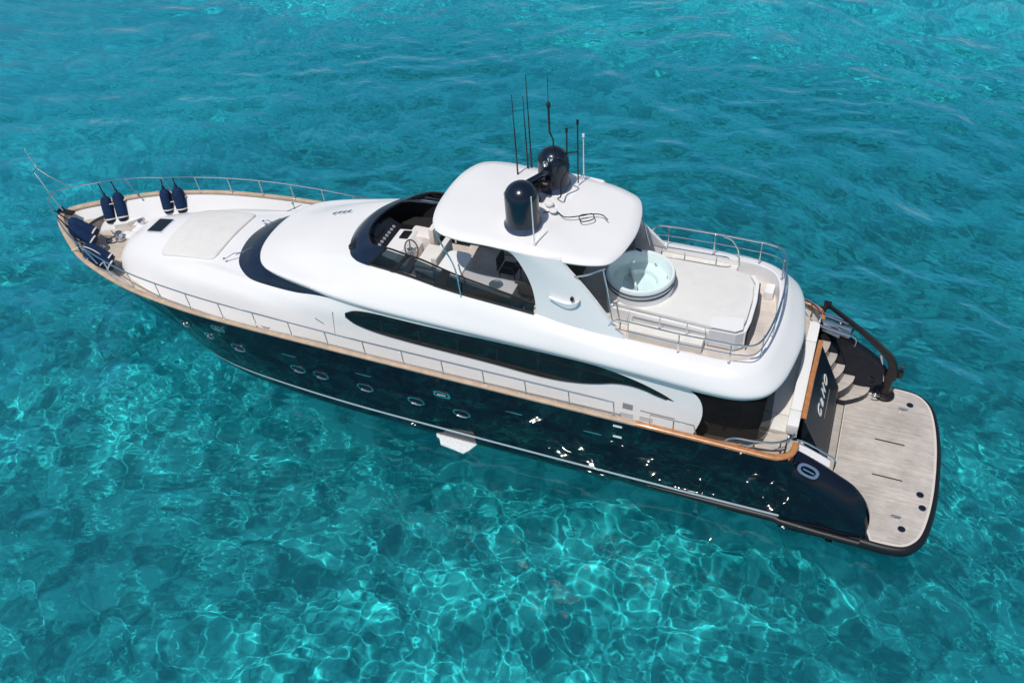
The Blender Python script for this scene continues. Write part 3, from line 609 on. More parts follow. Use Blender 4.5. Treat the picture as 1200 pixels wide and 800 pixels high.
SP = [(15.55, 0, 4.58), (15.48, .65, 4.57), (15.2, 1.12, 4.55), (14.85, 1.42, 4.54), (14.2, 1.70, 4.58), (13.3, 1.96, 4.66), (12.5, 2.14, 4.74), (11.4, 2.24, 4.78), (9, 2.31, 4.78), (6.5, 2.35, 4.75), (4.6, 2.38, 4.72), (3, 2.41, 4.68), (2.15, 2.39, 4.66), (1.62, 2.27, 4.65), (1.22, 2.0, 4.64), (1.0, 1.6, 4.64), (.86, .95, 4.64), (.78, 0, 4.64)]
MP = [(14.4, 0, 4.93), (14.3, .68, 4.92), (14.02, 1.18, 4.9), (13.7, 1.42, 4.89), (13.2, 1.60, 4.9), (12.6, 1.76, 4.94), (12.05, 1.9, 4.98), (11.1, 1.99, 5.0), (9, 2.16, 4.99), (6.5, 2.2, 4.93), (4.6, 2.22, 4.83), (3, 2.22, 4.8), (2.13, 2.2, 4.79), (1.68, 2.09, 4.78), (1.34, 1.85, 4.77), (1.14, 1.48, 4.77), (1.02, .88, 4.77), (.96, 0, 4.77)]
TP = [(13.1, 0, 5.16), (13.0, .68, 5.17), (12.75, 1.22, 5.18), (12.48, 1.46, 5.19), (12.2, 1.56, 5.2), (11.85, 1.62, 5.2), (11.5, 1.66, 5.2), (10.8, 1.74, 5.2), (9, 1.98, 5.18), (6.5, 2.03, 5.08), (4.6, 2.03, 4.92), (3, 2.0, 4.86), (2.12, 1.97, 4.85), (1.74, 1.88, 4.85), (1.45, 1.68, 4.85), (1.29, 1.35, 4.85), (1.19, .8, 4.85), (1.15, 0, 4.85)]
UP = shift(LP, -.55, .04); UP0 = shift(LP, -.03, -.015)
IP = shift(TP, -.05, .0); IP2 = shift(TP, -.07, -.55); IP2 = [(x, y, 4.33) for x, y, z in IP2]
def fullring(Pn, n): # closed at both centreline ends
    g = [tuple(p) for p in Pn]; ext = g + [(g[-2][0], -g[-2][1], g[-2][2])]
    k = crs(ext, int((n - 1) * (len(ext) - 1) / (len(g) - 1)) + 1)[:n]; k[-1] = g[-1]; return k
NU = 205
rings_ = [fullring(r_, NU) for r_ in (LP, shift(LP, .05, .2), SP, MP, TP)]
G = np.stack([cr([rings_[k][j] for k in range(5)], 29) for j in range(NU)], 1)
under = np.array([fullring(UP, NU), fullring(UP0, NU), rings_[0]])
inner = np.array([rings_[-1], fullring(IP, NU), fullring(IP2, NU)])
fly = part('flybridge_moulding', join(both(gridvf(G)), both(gridvf(under)), both(gridvf(inner))), WHITE, angle=48)
# soffit
sf = fullring(UP, 90); part('flybridge_soffit', ([(p[0], p[1], p[2] - .005) for p in sf] + [(p[0], -p[1], p[2] - .005) for p in sf], [(i, i + 1, 90 + i + 1, 90 + i) for i in range(89)]), WHITE, fly)
fl = fullring([(x, y, 4.345) for x, y, z in IP2], 90)
FLYD = planked('flybridge_teak', (.60, .53, .48), (.70, .64, .60), (.5, .45, .41), .06, .7, 1)
part('flybridge_deck', ([tuple(p) for p in fl] + [(p[0], -p[1], p[2]) for p in fl], [(i, i + 1, 90 + i + 1, 90 + i) for i in range(89)]), FLYD, fly)
# vent fittings on the cowl
lg = empty('x'); bpy.data.objects.remove(lg)
for k, (x, y) in enumerate(((14.32, -.50), (14.17, -.56), (14.02, -.58), (13.87, -.62))):
    part('horn_bracket', join(box(x - .03, x + .03, y - .04, y + .04, 5.14 - .0 - (x - 13.3) * .19, 5.19 - (x - 13.3) * .19), tube([(x + .05, y + .05, 5.19 - (x - 13.3) * .19), (x - .06, y - .07, 5.20 - (x - 13.3) * .19)], .016, 8)), STEEL, fly, angle=40)
# ---- fly windscreen visor
WL = [(13.16, 0, 5.16), (13.05, .70, 5.17), (12.78, 1.25, 5.18), (12.5, 1.49, 5.19), (12.22, 1.59, 5.2), (11.85, 1.65, 5.21), (11.4, 1.69, 5.21), (10.7, 1.77, 5.21), (9.2, 1.98, 5.2), (6.98, 2.05, 5.13)]
WM = [(12.92, 0, 5.32), (12.82, .66, 5.34), (12.52, 1.14, 5.37), (12.26, 1.35, 5.41), (11.99, 1.45, 5.44), (11.6, 1.51, 5.48), (11.15, 1.56, 5.48), (10.5, 1.64, 5.47), (9.15, 1.87, 5.43), (6.97, 2.02, 5.3)]
WU = [(12.60, 0, 5.43), (12.50, .56, 5.45), (12.24, .98, 5.50), (12.0, 1.17, 5.57), (11.72, 1.29, 5.66), (11.35, 1.38, 5.74), (10.95, 1.44, 5.73), (10.3, 1.52, 5.70), (9.1, 1.76, 5.62), (6.97, 1.98, 5.44)]
WVs = patch([WL, WM, WU], 91, 13)
def sub(Ax, a, b): return Ax[:, a:b + 1]
def thick(Agrid, t):
    B = Agrid.copy(); c = np.array([9.5, 0, 4.6])
    for i in range(B.shape[0]):
        for j in range(B.shape[1]):
            v = c - B[i, j]; v[2] *= .3; B[i, j] += t * v / np.linalg.norm(v)
    V1, F1 = gridvf(Agrid); V2, F2 = gridvf(B); n = len(V1); a, b = Agrid.shape[:2]
    F = F1 + [tuple(n + i for i in f) for f in F2]
    for j in range(b - 1): F += [(j, j + 1, n + j + 1, n + j), ((a - 1) * b + j, (a - 1) * b + j + 1, n + (a - 1) * b + j + 1, n + (a - 1) * b + j)]
    for i in range(a - 1): F += [(i * b, (i + 1) * b, n + (i + 1) * b, n + i * b), (i * b + b - 1, (i + 1) * b + b - 1, n + (i + 1) * b + b - 1, n + i * b + b - 1)]
    return V1 + V2, F
visor = part('wind_visor', both(thick(sub(WVs, 0, 45), .04)), NAVYV, angle=50)
for sd in (1, -1):
    f_ = (lambda v: v) if sd == 1 else mir
    for a, b in ((47, 62), (64, 76), (78, 89)):
        g_ = sub(WVs, a, b)[2:12].copy(); 
        obj('side_glass', *f_(gridvf(g_)), TINT, visor)
    for a, b in ((45, 47), (62, 64), (76, 78), (89, 90)): obj('mullion', *f_(thick(sub(WVs, a, b), .05)), BLACKM, visor)
    obj('glass_rail', *f_(tube([tuple(p) for p in WVs[12, 45:]], .028, 8)), BLACKM, visor)
    obj('glass_sill', *f_(tube([tuple(p) for p in WVs[1, 45:]], .035, 8)), BLACKM, visor)
obj('visor_edge', *join(tube([tuple(p) for p in WVs[12, :46]], .025, 8), mir(tube([tuple(p) for p in WVs[12, :46]], .025, 8))), BLACKM, visor)
lin = [fullring(shift(TP, -.085, -.03), NU), fullring([(x, y, 4.36) for x, y, z in shift(TP, -.10, 0)], NU)]
li_ = [j for j in range(NU) if lin[0][j][0] > 7.2 and j < NU // 2]
part('coaming_lining', both(gridvf(np.array([[r_[j] for j in li_] for r_ in lin]))), mat('dark_upholstery', (.02, .02, .022), .8, .2), fly)
# ---- helm station
dash = part('helm_console', prismY([(12.95, 4.4), (12.1, 4.4), (11.95, 4.85), (12.15, 5.0), (12.75, 5.34), (12.9, 5.3)], -.62, 1.12), mat('dash_black', (.012, .013, .016), .35), smooth=False, bevel=.05)
def on_dash(u, y, out=0): # u 0..1 down the sloping face
    x = 12.72 - .55 * u; z = 5.325 - .31 * u; return trs((x + .0, y, z + out), ry=R(-29.4))
for y, w in ((.15, .24), (.68, .2)):
    s_ = obj('chart_screen', *moved(prism(rrect(-.17, .17, -w, w, .03), 0, .035), on_dash(.35, y, .0)), SCREEN, dash)
random.seed(4)
for k in range(9):
    y = -.35 + .15 * k; obj('dial', *moved(lathe([(0, 0), (.045, 0), (.05, .02), (.03, .024), (0, .024)], 14), on_dash(.88, y, .0)), mat('dial_chrome', (.6, .6, .6), .3, metal=.6), dash)
hc = part('helm_pod', prismY([(12.1, 4.35), (11.35, 4.35), (11.3, 4.75), (11.55, 5.02), (12.1, 4.95)], -.45, 1.05), WHITE, smooth=False, bevel=.06)
obj('throttle_panel', *moved(prism(rrect(-.14, .14, -.18, .18, .03), 0, .03), trs((11.75, -.15, 5.0), ry=R(8))), BLACKM, hc)
wc = Vector((11.28, .42, 5.02)); Mw = trs(tuple(wc), ry=R(-62))
whl = part('steering_wheel', moved(tube([(.27 * math.cos(a), .27 * math.sin(a), 0) for a in np.linspace(0, 2 * math.pi, 33)[:-1]], .02, 8, closed=True), Mw), mat('dark_wood_rim', (.12, .05, .02), .3))
for a in (90, 210, 330): obj('spoke', *moved(tube([(0, 0, -.05), (.27 * math.cos(R(a)), .27 * math.sin(R(a)), 0)], [.03, .014], 8), Mw), STEEL, whl)
obj('hub', *moved(lathe([(0, .02), (.06, .01), (.07, -.05), (.05, -.2), (0, -.2)], 16), Mw), STEEL, whl)
# starboard front lounge: dark shade screen, wooden table, seats
cs = part('helm_seat', join(box(10.35, 10.95, -.05, 1.0, 4.35, 4.85)), WHITE, smooth=False, bevel=.06)
obj('seat_cushion', *box(10.4, 10.95, -.02, .97, 4.85, 4.98), CREAM, cs, bevel=.05)
obj('backrest', *box(10.2, 10.38, -.05, 1.0, 4.7, 5.35), CREAM, cs, bevel=.06)
cq = part('companion_seat', box(11.0, 11.75, -.75, -.25, 4.35, 4.95), mat('pink_white_vinyl', (.76, .70, .67), .6), bevel=.08)
obj('backrest', *box(10.88, 11.04, -.78, -.22, 4.8, 5.3), mat('pink_white_vinyl', (.76, .70, .67), .6), cq, bevel=.05)
part('sofa_surround', prism([(12.35, -.95), (12.1, -1.35), (11.4, -1.5), (8.0, -1.8), (8.0, -1.15), (11.3, -.95)], 4.35, 4.75), mat('dark_upholstery', (.02, .02, .022), .8, .2), smooth=False, bevel=.05)
part('folding_table', box(10.2, 10.95, -1.35, -.72, 4.85, 4.9), WOODB, bevel=.01)
part('table_leg', lathe([(.04, 0), (.04, .5)], 12, (10.6, -1.0, 4.35)), STEEL)
# under the hard top: bar unit, dining table
part('wet_bar', box(7.75, 9.35, 1.0, 1.72, 4.35, 5.2), mat('bar_grey', (.42, .41, .42), .4), bevel=.05)
br = part('bar_sink', lathe([(.0, .0), (.15, .01), (.17, .03), (.19, .03), (.19, 0)], 20, (8.3, 1.35, 5.2)), STEEL)
part('front_counter', prism(rrect(9.35, 10.1, .35, 1.62, .2), 4.35, 5.25), WHITE, bevel=.05)
part('dining_table', join(box(6.3, 8.2, -.75, .35, 5.03, 5.08), box(7.1, 7.4, -.35, -.05, 4.35, 5.03)), mat('dark_table', (.05, .035, .025), .3), bevel=.02)
# ---- hard top with its wings
HT = [(10.15, 0, 6.97), (10.1, .75, 6.97), (9.92, 1.35, 6.95), (9.6, 1.68, 6.93), (9.0, 1.80, 6.92), (8.2, 1.78, 6.9), (7.4, 1.79, 6.87), (6.6, 1.78, 6.84), (6.0, 1.72, 6.8), (5.55, 1.60, 6.76), (5.2, 1.40, 6.74), (5.02, 1.0, 6.73), (4.92, .5, 6.73), (4.88, 0, 6.73)]
def ring2(P, d, dz, crown=0): q = shift([(x + (8.5 - 7.5), y, z) for x, y, z in P], d, dz); return [(x - 1, y, z) for x, y, z in q]
hr = [fullring(r_, 90) for r_ in (ring2(HT, -.25, -.10), ring2(HT, -.03, -.10), ring2(HT, .0, -.05), ring2(HT, -.03, .0), ring2(HT, -.3, .05), [(7.5 + (x - 7.5) * .4, y * .4, z + .10) for x, y, z in HT])]
HG = np.array([np.array(h) for h in hr])
tp = hr[-1]; bt = hr[0]
def capfan(rg): n = len(rg); return [tuple(p) for p in rg] + [(p[0], -p[1], p[2]) for p in rg], [(i, i + 1, n + i + 1, n + i) for i in range(n - 1)]
hardtop = part('hard_top', join(both(gridvf(HG)), capfan(tp), capfan(bt)), WHITE, angle=60)
def archp(side):
    fr = cr([(7.85, 1.79, 6.86), (7.55, 1.80, 6.75), (7.3, 1.82, 6.4), (7.1, 1.86, 6.0), (6.98, 1.92, 5.6), (6.93, 2.0, 5.15), (6.93, 2.05, 4.9)], 30)
    bk = cr([(6.3, 1.78, 6.84), (6.15, 1.80, 6.62), (5.9, 1.83, 6.37), (5.55, 1.87, 6.0), (5.2, 1.93, 5.6), (4.85, 2.0, 5.2), (4.5, 2.04, 4.84)], 30)
    rows = []
    for t in np.linspace(0, 1, 9): rows.append([tuple(a * (1 - t) + b * t + np.array([0, .05 * math.sin(math.pi * t), 0])) for a, b in zip(fr, bk)])
    Ag = np.array(rows); Bg = Ag.copy(); Bg[:, :, 1] -= .11
    V1, F1 = gridvf(Ag); V2, F2 = gridvf(Bg); n = len(V1); a, b = Ag.shape[:2]; F = F1 + [tuple(n + i for i in f) for f in F2]
    for j in range(b - 1): F += [(j, j + 1, n + j + 1, n + j), ((a - 1) * b + j, (a - 1) * b + j + 1, n + (a - 1) * b + j + 1, n + (a - 1) * b + j)]
    for i in range(a - 1): F += [(i * b, (i + 1) * b, n + (i + 1) * b, n + i * b), (i * b + b - 1, (i + 1) * b + b - 1, n + (i + 1) * b + b - 1, n + i * b + b - 1)]
    vf = (V1 + V2, F); return vf if side == 1 else mir(vf)
for side in (1, -1):
    a_ = part('arch_wing', archp(side), WHITE, angle=50, bevel=.0)
    lightv = cr([(6.55, 0, 5.78), (6.3, 0, 5.62), (6.05, 0, 5.55), (5.85, 0, 5.66), (5.75, 0, 5.86)], 24); up_ = cr([(6.55, 0, 5.79), (6.3, 0, 5.72), (6.05, 0, 5.70), (5.88, 0, 5.76), (5.75, 0, 5.87)], 24)
    rows = [[(p[0], side * 1.95, p[2]) for p in up_], [(p[0], side * 2.035, p[2]) for p in up_], [(p[0], side * 2.035, p[2] - .0) for p in lightv], [(p[0], side * 1.95, p[2]) for p in lightv]]
    obj('side_scoop', *gridvf(np.array(rows)), WHITE, a_)
    obj('deck_light', *lathe([(0, 0), (.05, 0), (.05, .06), (.03, .09), (0, .09)], 14, (5.95, side * 1.99, 5.83)), BLACKM, a_)
    # slim steel strut from visor to hard top
    part('steel_strut', tube(cr([(9.75, side * 1.62, 6.9), (9.5, side * 1.75, 6.5), (9.2, side * 1.85, 6.0), (9.05, side * 1.98, 5.3), (9.03, side * 2.02, 5.16)], 16), .022, 8), STEEL, hardtop)
    # tubular frame aft of the wing
    part('canopy_pole', join(tube(cr([(5.95, side * 1.80, 6.42), (5.6, side * 1.72, 6.52), (5.25, side * 1.5, 6.62)], 10), .025, 8), rod((5.3, side * 1.52, 6.62), (4.95, side * 1.72, 5.0), .02)), STEEL, hardtop)
# grey panel aft starboard between wing and tub
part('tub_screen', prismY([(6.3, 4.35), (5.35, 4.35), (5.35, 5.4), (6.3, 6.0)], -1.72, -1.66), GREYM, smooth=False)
# ---- radar gear on the hard top
def satdome(x, y, z, r, h, lab):
    d = part('satellite_dome', lathe([(r * 1.02, 0), (r * 1.0, .12)] + [(r, t) for t in (h * .5, h - r * .9)] + [(r * math.cos(a), h - r * .9 + r * .9 * math.sin(a)) for a in np.linspace(.15, math.pi / 2, 12)], 40, (x, y, z + .16)), DOME, hardtop)
    d['label'] = lab
    obj('dome_base', *lathe([(r * 1.0, 0), (r * 1.12, .02), (r * 1.14, .10), (r * 1.02, .17), (0, .17)], 40, (x, y, z)), mat('dome_base_blue', (.03, .05, .10), .3), d)
    return d
dA = satdome(7.62, .84, 6.93, .425, 1.12, 'nearer navy satellite dome with smooth shining top')
dB = satdome(7.45, -1.02, 6.93, .41, 1.02, 'farther navy satellite dome behind the radar scanner')
# radar scanner on its pedestal
pd = part('radar_pedestal', join(lathe([(.2, 0), (.16, .1), (.12, .35), (.15, .4), (.15, .55), (0, .58)], 20, (7.72, -.22, 6.95)), box(7.5, 7.95, -.42, -.02, 7.28, 7.46)), BLACKM, hardtop)
obj('radar_scanner', *moved(join(box(-.78, .78, -.06, .06, -.07, .07)), trs((7.78, -.05, 7.62), rz=R(-118), rx=R(12))), DOME, pd, bevel=.03)
obj('drive_motor', *moved(lathe([(0, -.12), (.13, -.12), (.13, .12), (0, .12)], 18), trs((7.5, -.42, 7.35), ry=R(90))), BLACKM, pd)
# mast with light and cable on the far dome
part('signal_mast', join(tube([(7.3, -.6, 6.95), (7.32, -.7, 7.35), (7.38, -.85, 8.0), (7.42, -1.0, 8.35)], .022, 8), tube([(7.42, -1.0, 8.35), (7.5, -.95, 8.6), (7.5, -.95, 9.3)], [.02, .03, .03], 8), lathe([(0, 0), (.05, 0), (.055, .1), (.03, .13), (0, .13)], 12, (7.5, -.95, 9.3)), rod((7.5, -.95, 9.4), (7.5, -.95, 10.1), .008)), BLACKM, hardtop)
part('horn_trumpet', join(moved(lathe([(.02, 0), (.03, .2), (.075, .32), (.07, .32), (0, .25)], 14), trs((7.35, -.62, 7.95), ry=R(70), rz=R(80))), lathe([(0, 0), (.09, .01), (.09, .14), (0, .17)], 14, (7.42, -.75, 7.85))), STEEL, hardtop)
for x, y, h, r, m in ((7.1, -1.12, 8.55, .03, BLACKM), (6.85, -1.25, 8.75, .03, BLACKM)):
    part('navigation_light', join(rod((x, y, 7.6), (x, y, h), .02), lathe([(0, 0), (.035, 0), (.035, .12), (0, .13)], 10, (x, y, h))), BLACKM, hardtop)
part('light_bracket', join(rod((7.35, -1.0, 7.95), (6.85, -1.25, 7.95), .018), rod((7.1, -1.12, 7.6), (7.1, -1.12, 7.0), .018), rod((6.85, -1.25, 7.6), (6.85, -1.25, 7.0), .018)), BLACKM, hardtop)
for x, y, h, r in ((8.55, -1.2, 2.45, .024), (8.42, -1.62, 2.2, .024), (8.35, -1.72, 2.75, .024)):
    part('whip_antenna', join(tube([(x, y, 6.9), (x + .03, y, 6.9 + h)], [r, .010], 6), lathe([(.03, 0), (.025, .15), (0, .16)], 10, (x, y, 6.9))), BLACKM, hardtop)
part('whip_antenna', join(tube([(6.83, -1.65, 6.85), (6.83, -1.65, 8.15)], [.02, .014], 8), lathe([(.0, 0), (.04, .02), (.03, .09), (0, .1)], 10, (6.83, -1.65, 8.15))), WHITE, hardtop)
part('whip_antenna', join(tube([(7.07, 1.5, 6.88), (7.09, 1.5, 8.35)], [.02, .014], 8), lathe([(.04, 0), (.03, .12), (0, .13)], 10, (7.07, 1.5, 6.88))), WHITE, hardtop)
part('gps_mushroom', join(lathe([(0, .12), (.10, .10), (.12, .05), (.10, .02), (.0, .02)], 18, (7.25, -.1, 6.98)), lathe([(.0, .1), (.10, .08), (.11, .05), (0, .04)], 18, (7.05, .15, 6.98))), WHITE, hardtop)
# ---- hot tub
TC = (4.74, 0, 0)
tub = part('hot_tub', lathe([(.86, 4.35), (.86, 5.2), (.89, 5.3), (.89, 5.46), (.87, 5.5), (.82, 5.505), (.79, 5.46), (.76, 5.2), (.74, 5.17), (.46, 5.15), (.43, 5.03), (0, 5.02)], 56, TC), TUBW, smooth=True, angle=50)
for z, r_ in ((5.22, .885), (5.37, .905)): obj('dark_band', *lathe([(r_, z - .022), (r_ + .012, z - .012), (r_ + .012, z + .012), (r_, z + .022)], 56, TC, False), GREYD, tub)
obj('tub_skirt', *lathe([(.875, 4.35), (.885, 5.18), (.85, 5.18)], 56, TC, False), WHITE, tub)
obj('water_surface', *lathe([(.0, 5.37), (.3, 5.37), (.775, 5.37)], 56, TC, False), WATERT, tub)
obj('inner_step', *moved(box(-.03, .03, -.62, .2, 0, .2), trs((4.85, .15, 5.03), rz=R(25))), WHITE, tub, bevel=.01)
for a in (120, 160, 200, 250, 300): obj('jet_nozzle', *moved(lathe([(0, 0), (.035, 0), (.035, .02), (0, .02)], 12), trs((TC[0] + .70 * math.cos(R(a)), TC[1] + .70 * math.sin(R(a)), 5.25), ry=R(-80), rz=R(a))), STEEL, tub)
obj('control_pad', *moved(box(-.09, .09, -.03, .03, 0, .02), trs((TC[0] + .28, TC[1] - .80, 5.5), rz=R(-20))), BLACKM, tub)
# ---- aft fly lounge island
isl_o = [(5.3, .90), (5.25, -1.38), (2.4, -1.42), (2.05, -1.36), (1.88, -1.05), (1.80, -.3), (1.80, .5), (1.84, .86), (2.0, .98), (2.6, 1.03)]
isl = part('lounge_island', prism(isl_o, 4.35, 4.86), WHITE, smooth=False, bevel=.04)
po = [(5.2, .86), (4.95, .95), (4.6, 1.0), (2.7, 1.0), (2.7, -1.38), (5.2, -1.34)]
obj('sun_cushion', *prism([(5.22, .87), (5.22, -1.34), (2.55, -1.36), (2.12, -1.26), (1.93, -.95), (1.85, -.3), (1.85, .5), (1.90, .84), (2.05, .98), (2.6, 1.0)], 4.865, 5.0), mat('sunpad_cream', (.7, .7, .7)), isl, bevel=.04)
obj('locker_front', *prism([(2.66, 1.035), (2.66, 1.065), (2.0, 1.06), (1.83, .93), (1.80, .86), (1.84, .84)], 4.40, 4.93), mat('locker_grey_white', (.62, .63, .65), .5), isl, smooth=False, bevel=.01)
obj('locker_lid', *prism([(2.64, 1.05), (2.64, .62), (1.90, .50), (1.86, .90), (2.02, 1.04)], 4.99, 5.035), WHITE, isl, smooth=False, bevel=.02)
obj('aft_coaming', *prism([(1.98, -1.34), (1.80, -1.05), (1.73, -.3), (1.73, .5), (1.78, .92), (1.86, .92), (1.82, .4), (1.82, -.3), (1.90, -1.0), (2.08, -1.28)], 4.5, 4.97), WHITE, isl, smooth=False, bevel=.03)
obj('painted_aft_shade', *prism([(1.99, -1.32), (1.77, -1.06), (1.69, -.3), (1.69, .5), (1.74, .94), (1.729, .92), (1.728, .5), (1.728, -.3), (1.79, -1.05)], 4.37, 4.93), GREYD, isl, smooth=False)  # added dark panel: paints the shade slot behind the island
part('starboard_bench', box(2.5, 4.6, -1.93, -1.46, 4.35, 4.7), CREAM, bevel=.04)
part('deck_locker', box(1.42, 1.66, -1.55, -1.15, 4.35, 4.6), WHITE, bevel=.04)
# ---- rails
def rail(name, P, r=.02, posts=(), post_r=.017, extra=None, parent=None, closed=False):
    o = part(name, tube(P, r, 8, closed), STEEL, parent or yacht)
    for k, (a, b) in enumerate(posts):
        obj('stanchion', *join(rod(a, b, post_r), lathe([(.035, 0), (.035, .012), (.02, .02)], 10, a)), STEEL, o)
    for q in (extra or []): obj('mid_rail', *tube(q, .014, 6), STEEL, o)
    return o
cl = caprow_w(sgn * .10, .035)
arc = np.concatenate([[0], np.cumsum(np.linalg.norm(np.diff(cl, axis=0), axis=1))])
def at_arc(s): return np.array([np.interp(s, arc, cl[:, k]) for k in range(3)])
ix = np.argmin(abs(cl[:, 0] - 18.95)); s0 = arc[ix]
ps = [s0 + 1.2 * k for k in range(-4, 13)]
for side in (1, -1):
    top = []
    s_end = ps[-1]
    for s in np.linspace(0, s_end, 90):
        p_ = at_arc(s); h = .60 if p_[0] > 18 else .60 - .12 * min(1, (18 - p_[0]) / 6); fx = .16 * max(0, (p_[0] - 21) / 4.4); h += .14 * max(0, (p_[0] - 22.5) / 2.9) ** .5 if p_[0] > 22.5 else 0
        top.append((p_[0] + fx, side * p_[1], p_[2] + h))
    posts = []
    for s in ps:
        p_ = at_arc(s); h = .60 if p_[0] > 18 else .60 - .12 * min(1, (18 - p_[0]) / 6); fx = .16 * max(0, (p_[0] - 21) / 4.4); h += .14 * max(0, (p_[0] - 22.5) / 2.9) ** .5 if p_[0] > 22.5 else 0; lean = .30 if p_[0] > 22 else .05
        posts.append(((p_[0] - (lean if p_[0] > 20.8 else .02), side * p_[1], p_[2]), (p_[0] + fx, side * p_[1], p_[2] + h)))
    rail('bow_rail', top, .021, posts)
    rail('quarter_rail', [(3.6, side * 2.93, 3.04), (3.6, side * 2.93, 3.40), (2.5, side * 2.92, 3.38), (2.42, side * 2.92, 3.1)], .018, [((3.0, side * 2.93, 3.03), (3.0, side * 2.93, 3.39))])
    P = cr([(1.7, side * 2.86, 3.03), (1.5, side * 2.85, 3.2), (1.0, side * 2.83, 3.24), (.5, side * 2.72, 3.25), (.22, side * 2.5, 3.24), (.12, side * 2.25, 3.2), (.1, side * 2.2, 3.02)], 30)
    rail('mooring_rail', [tuple(p_) for p_ in P], .03, [((1.0, side * 2.83, 3.03), (1.0, side * 2.83, 3.24)), ((.4, side * 2.66, 3.03), (.4, side * 2.66, 3.24))], .022, extra=[[(1.4, side * 2.78, 3.12), (.6, side * 2.70, 3.14), (.3, side * 2.45, 3.13)]])
    for cx_ in (1.15, 22.6, 14.9):
        c_ = at_arc(arc[np.argmin(abs(cl[:, 0] - cx_))]); t_ = at_arc(arc[np.argmin(abs(cl[:, 0] - cx_))] + .2) - c_; t_ /= np.linalg.norm(t_)
        a_ = c_ * np.array([1, side, 1]); t_ = t_ * np.array([1, side, 1]); nrm_ = np.array([0, 0, 1])
        part('mooring_cleat', join(tube([tuple(a_ - t_ * .16 + nrm_ * .09), tuple(a_ - t_ * .08 + nrm_ * .07), tuple(a_ + t_ * .08 + nrm_ * .07), tuple(a_ + t_ * .16 + nrm_ * .09)], .02, 8), rod(tuple(a_ - t_ * .06), tuple(a_ - t_ * .06 + nrm_ * .07), .022), rod(tuple(a_ + t_ * .06), tuple(a_ + t_ * .06 + nrm_ * .07), .022)), STEEL, caprail)
# pulpit staff
part('pulpit_staff', join(tube(cr([(25.32, 0, 3.12), (25.55, 0, 3.7), (25.72, 0, 4.35), (25.78, .03, 4.72), (25.62, 0, 4.88), (25.66, 0, 5.2), (25.72, 0, 5.55)], 30), .028, 8), tube([(25.2, -.52, 3.88), (25.55, -.25, 4.4), (25.62, 0, 4.88)], .022, 8), lathe([(0, 0), (.035, .0), (.035, .08), (0, .1)], 10, (25.72, 0, 5.55))), STEEL)
part('anchor_roller', join(box(24.9, 25.5, -.1, .1, 3.13, 3.2), rod((25.45, -.12, 3.22), (25.45, .12, 3.22), .05, 12)), BLACKM, angle=40)
# fly aft rails
zt, zb_ = 5.52, 4.88
def flr(side):
    top = [(5.02, side * 1.98, 5.18), (4.85, side * 2.0, 5.45), (4.55, side * 2.02, zt), (3.2, side * 2.06, zt), (1.95, side * 2.03, zt), (1.45, side * 1.9, zt)]
    return top
aft = cr([(1.9, 2.04, zt), (1.48, 1.92, zt), (1.28, 1.55, zt), (1.16, .8, zt), (1.12, 0, zt), (1.16, -.8, zt), (1.28, -1.55, zt), (1.48, -1.92, zt), (1.9, -2.04, zt)], 50)
allp = [tuple(p_) for p_ in cr(flr(1)[:5], 30)][:-1] + [tuple(p_) for p_ in aft] + [tuple(p_) for p_ in cr(flr(-1)[:5], 30)][:-1][::-1]
def drop(P, f): return [(x, y, 4.86 + (z - 4.86) * f) for x, y, z in P]
posts = []
for side in (1, -1):
    for x, y in ((4.5, 2.02), (3.22, 2.04), (1.98, 2.02)): posts.append(((x, side * (y - .03), 4.86), (x, side * y, zt)))
for x, y in ((1.30, 1.5), (1.15, .75), (1.15, -.75), (1.30, -1.5)): posts.append(((x, y, 4.86), (x - .0, y, zt)))
rail('flybridge_rail', allp, .024, posts, .019, extra=[drop(allp[8:-8], .52)])
st_r = [tuple(p_) for p_ in cr([(4.55, -1.45, 4.7), (4.52, -1.46, 5.12), (4.35, -1.48, 5.22), (3.0, -1.52, 5.22), (2.78, -1.6, 5.15), (2.72, -1.75, 4.95)], 26)]
rail('stair_guard_rail', st_r, .02, [((3.9, -1.47, 4.7), (3.9, -1.48, 5.22)), ((3.05, -1.5, 4.7), (3.05, -1.52, 5.22))])
rail('stair_hoop', [tuple(p_) for p_ in cr([(3.0, -2.03, 5.5), (2.75, -1.98, 5.45), (2.55, -1.9, 5.2), (2.5, -1.85, 4.9)], 14)], .02)
lowr = [(4.7, 1.12, 5.12), (2.75, 1.2, 5.12)]
rail('sunbed_rail', [(4.75, 1.12, 4.7)] + lowr + [(2.7, 1.2, 4.7)], .015, [((3.9, 1.15, 4.7), (3.9, 1.15, 5.12)), ((3.2, 1.18, 4.7), (3.2, 1.18, 5.12))], .012)
part('port_bench', box(2.75, 4.7, 1.05, 1.4, 4.35, 4.66), CREAM, bevel=.03)
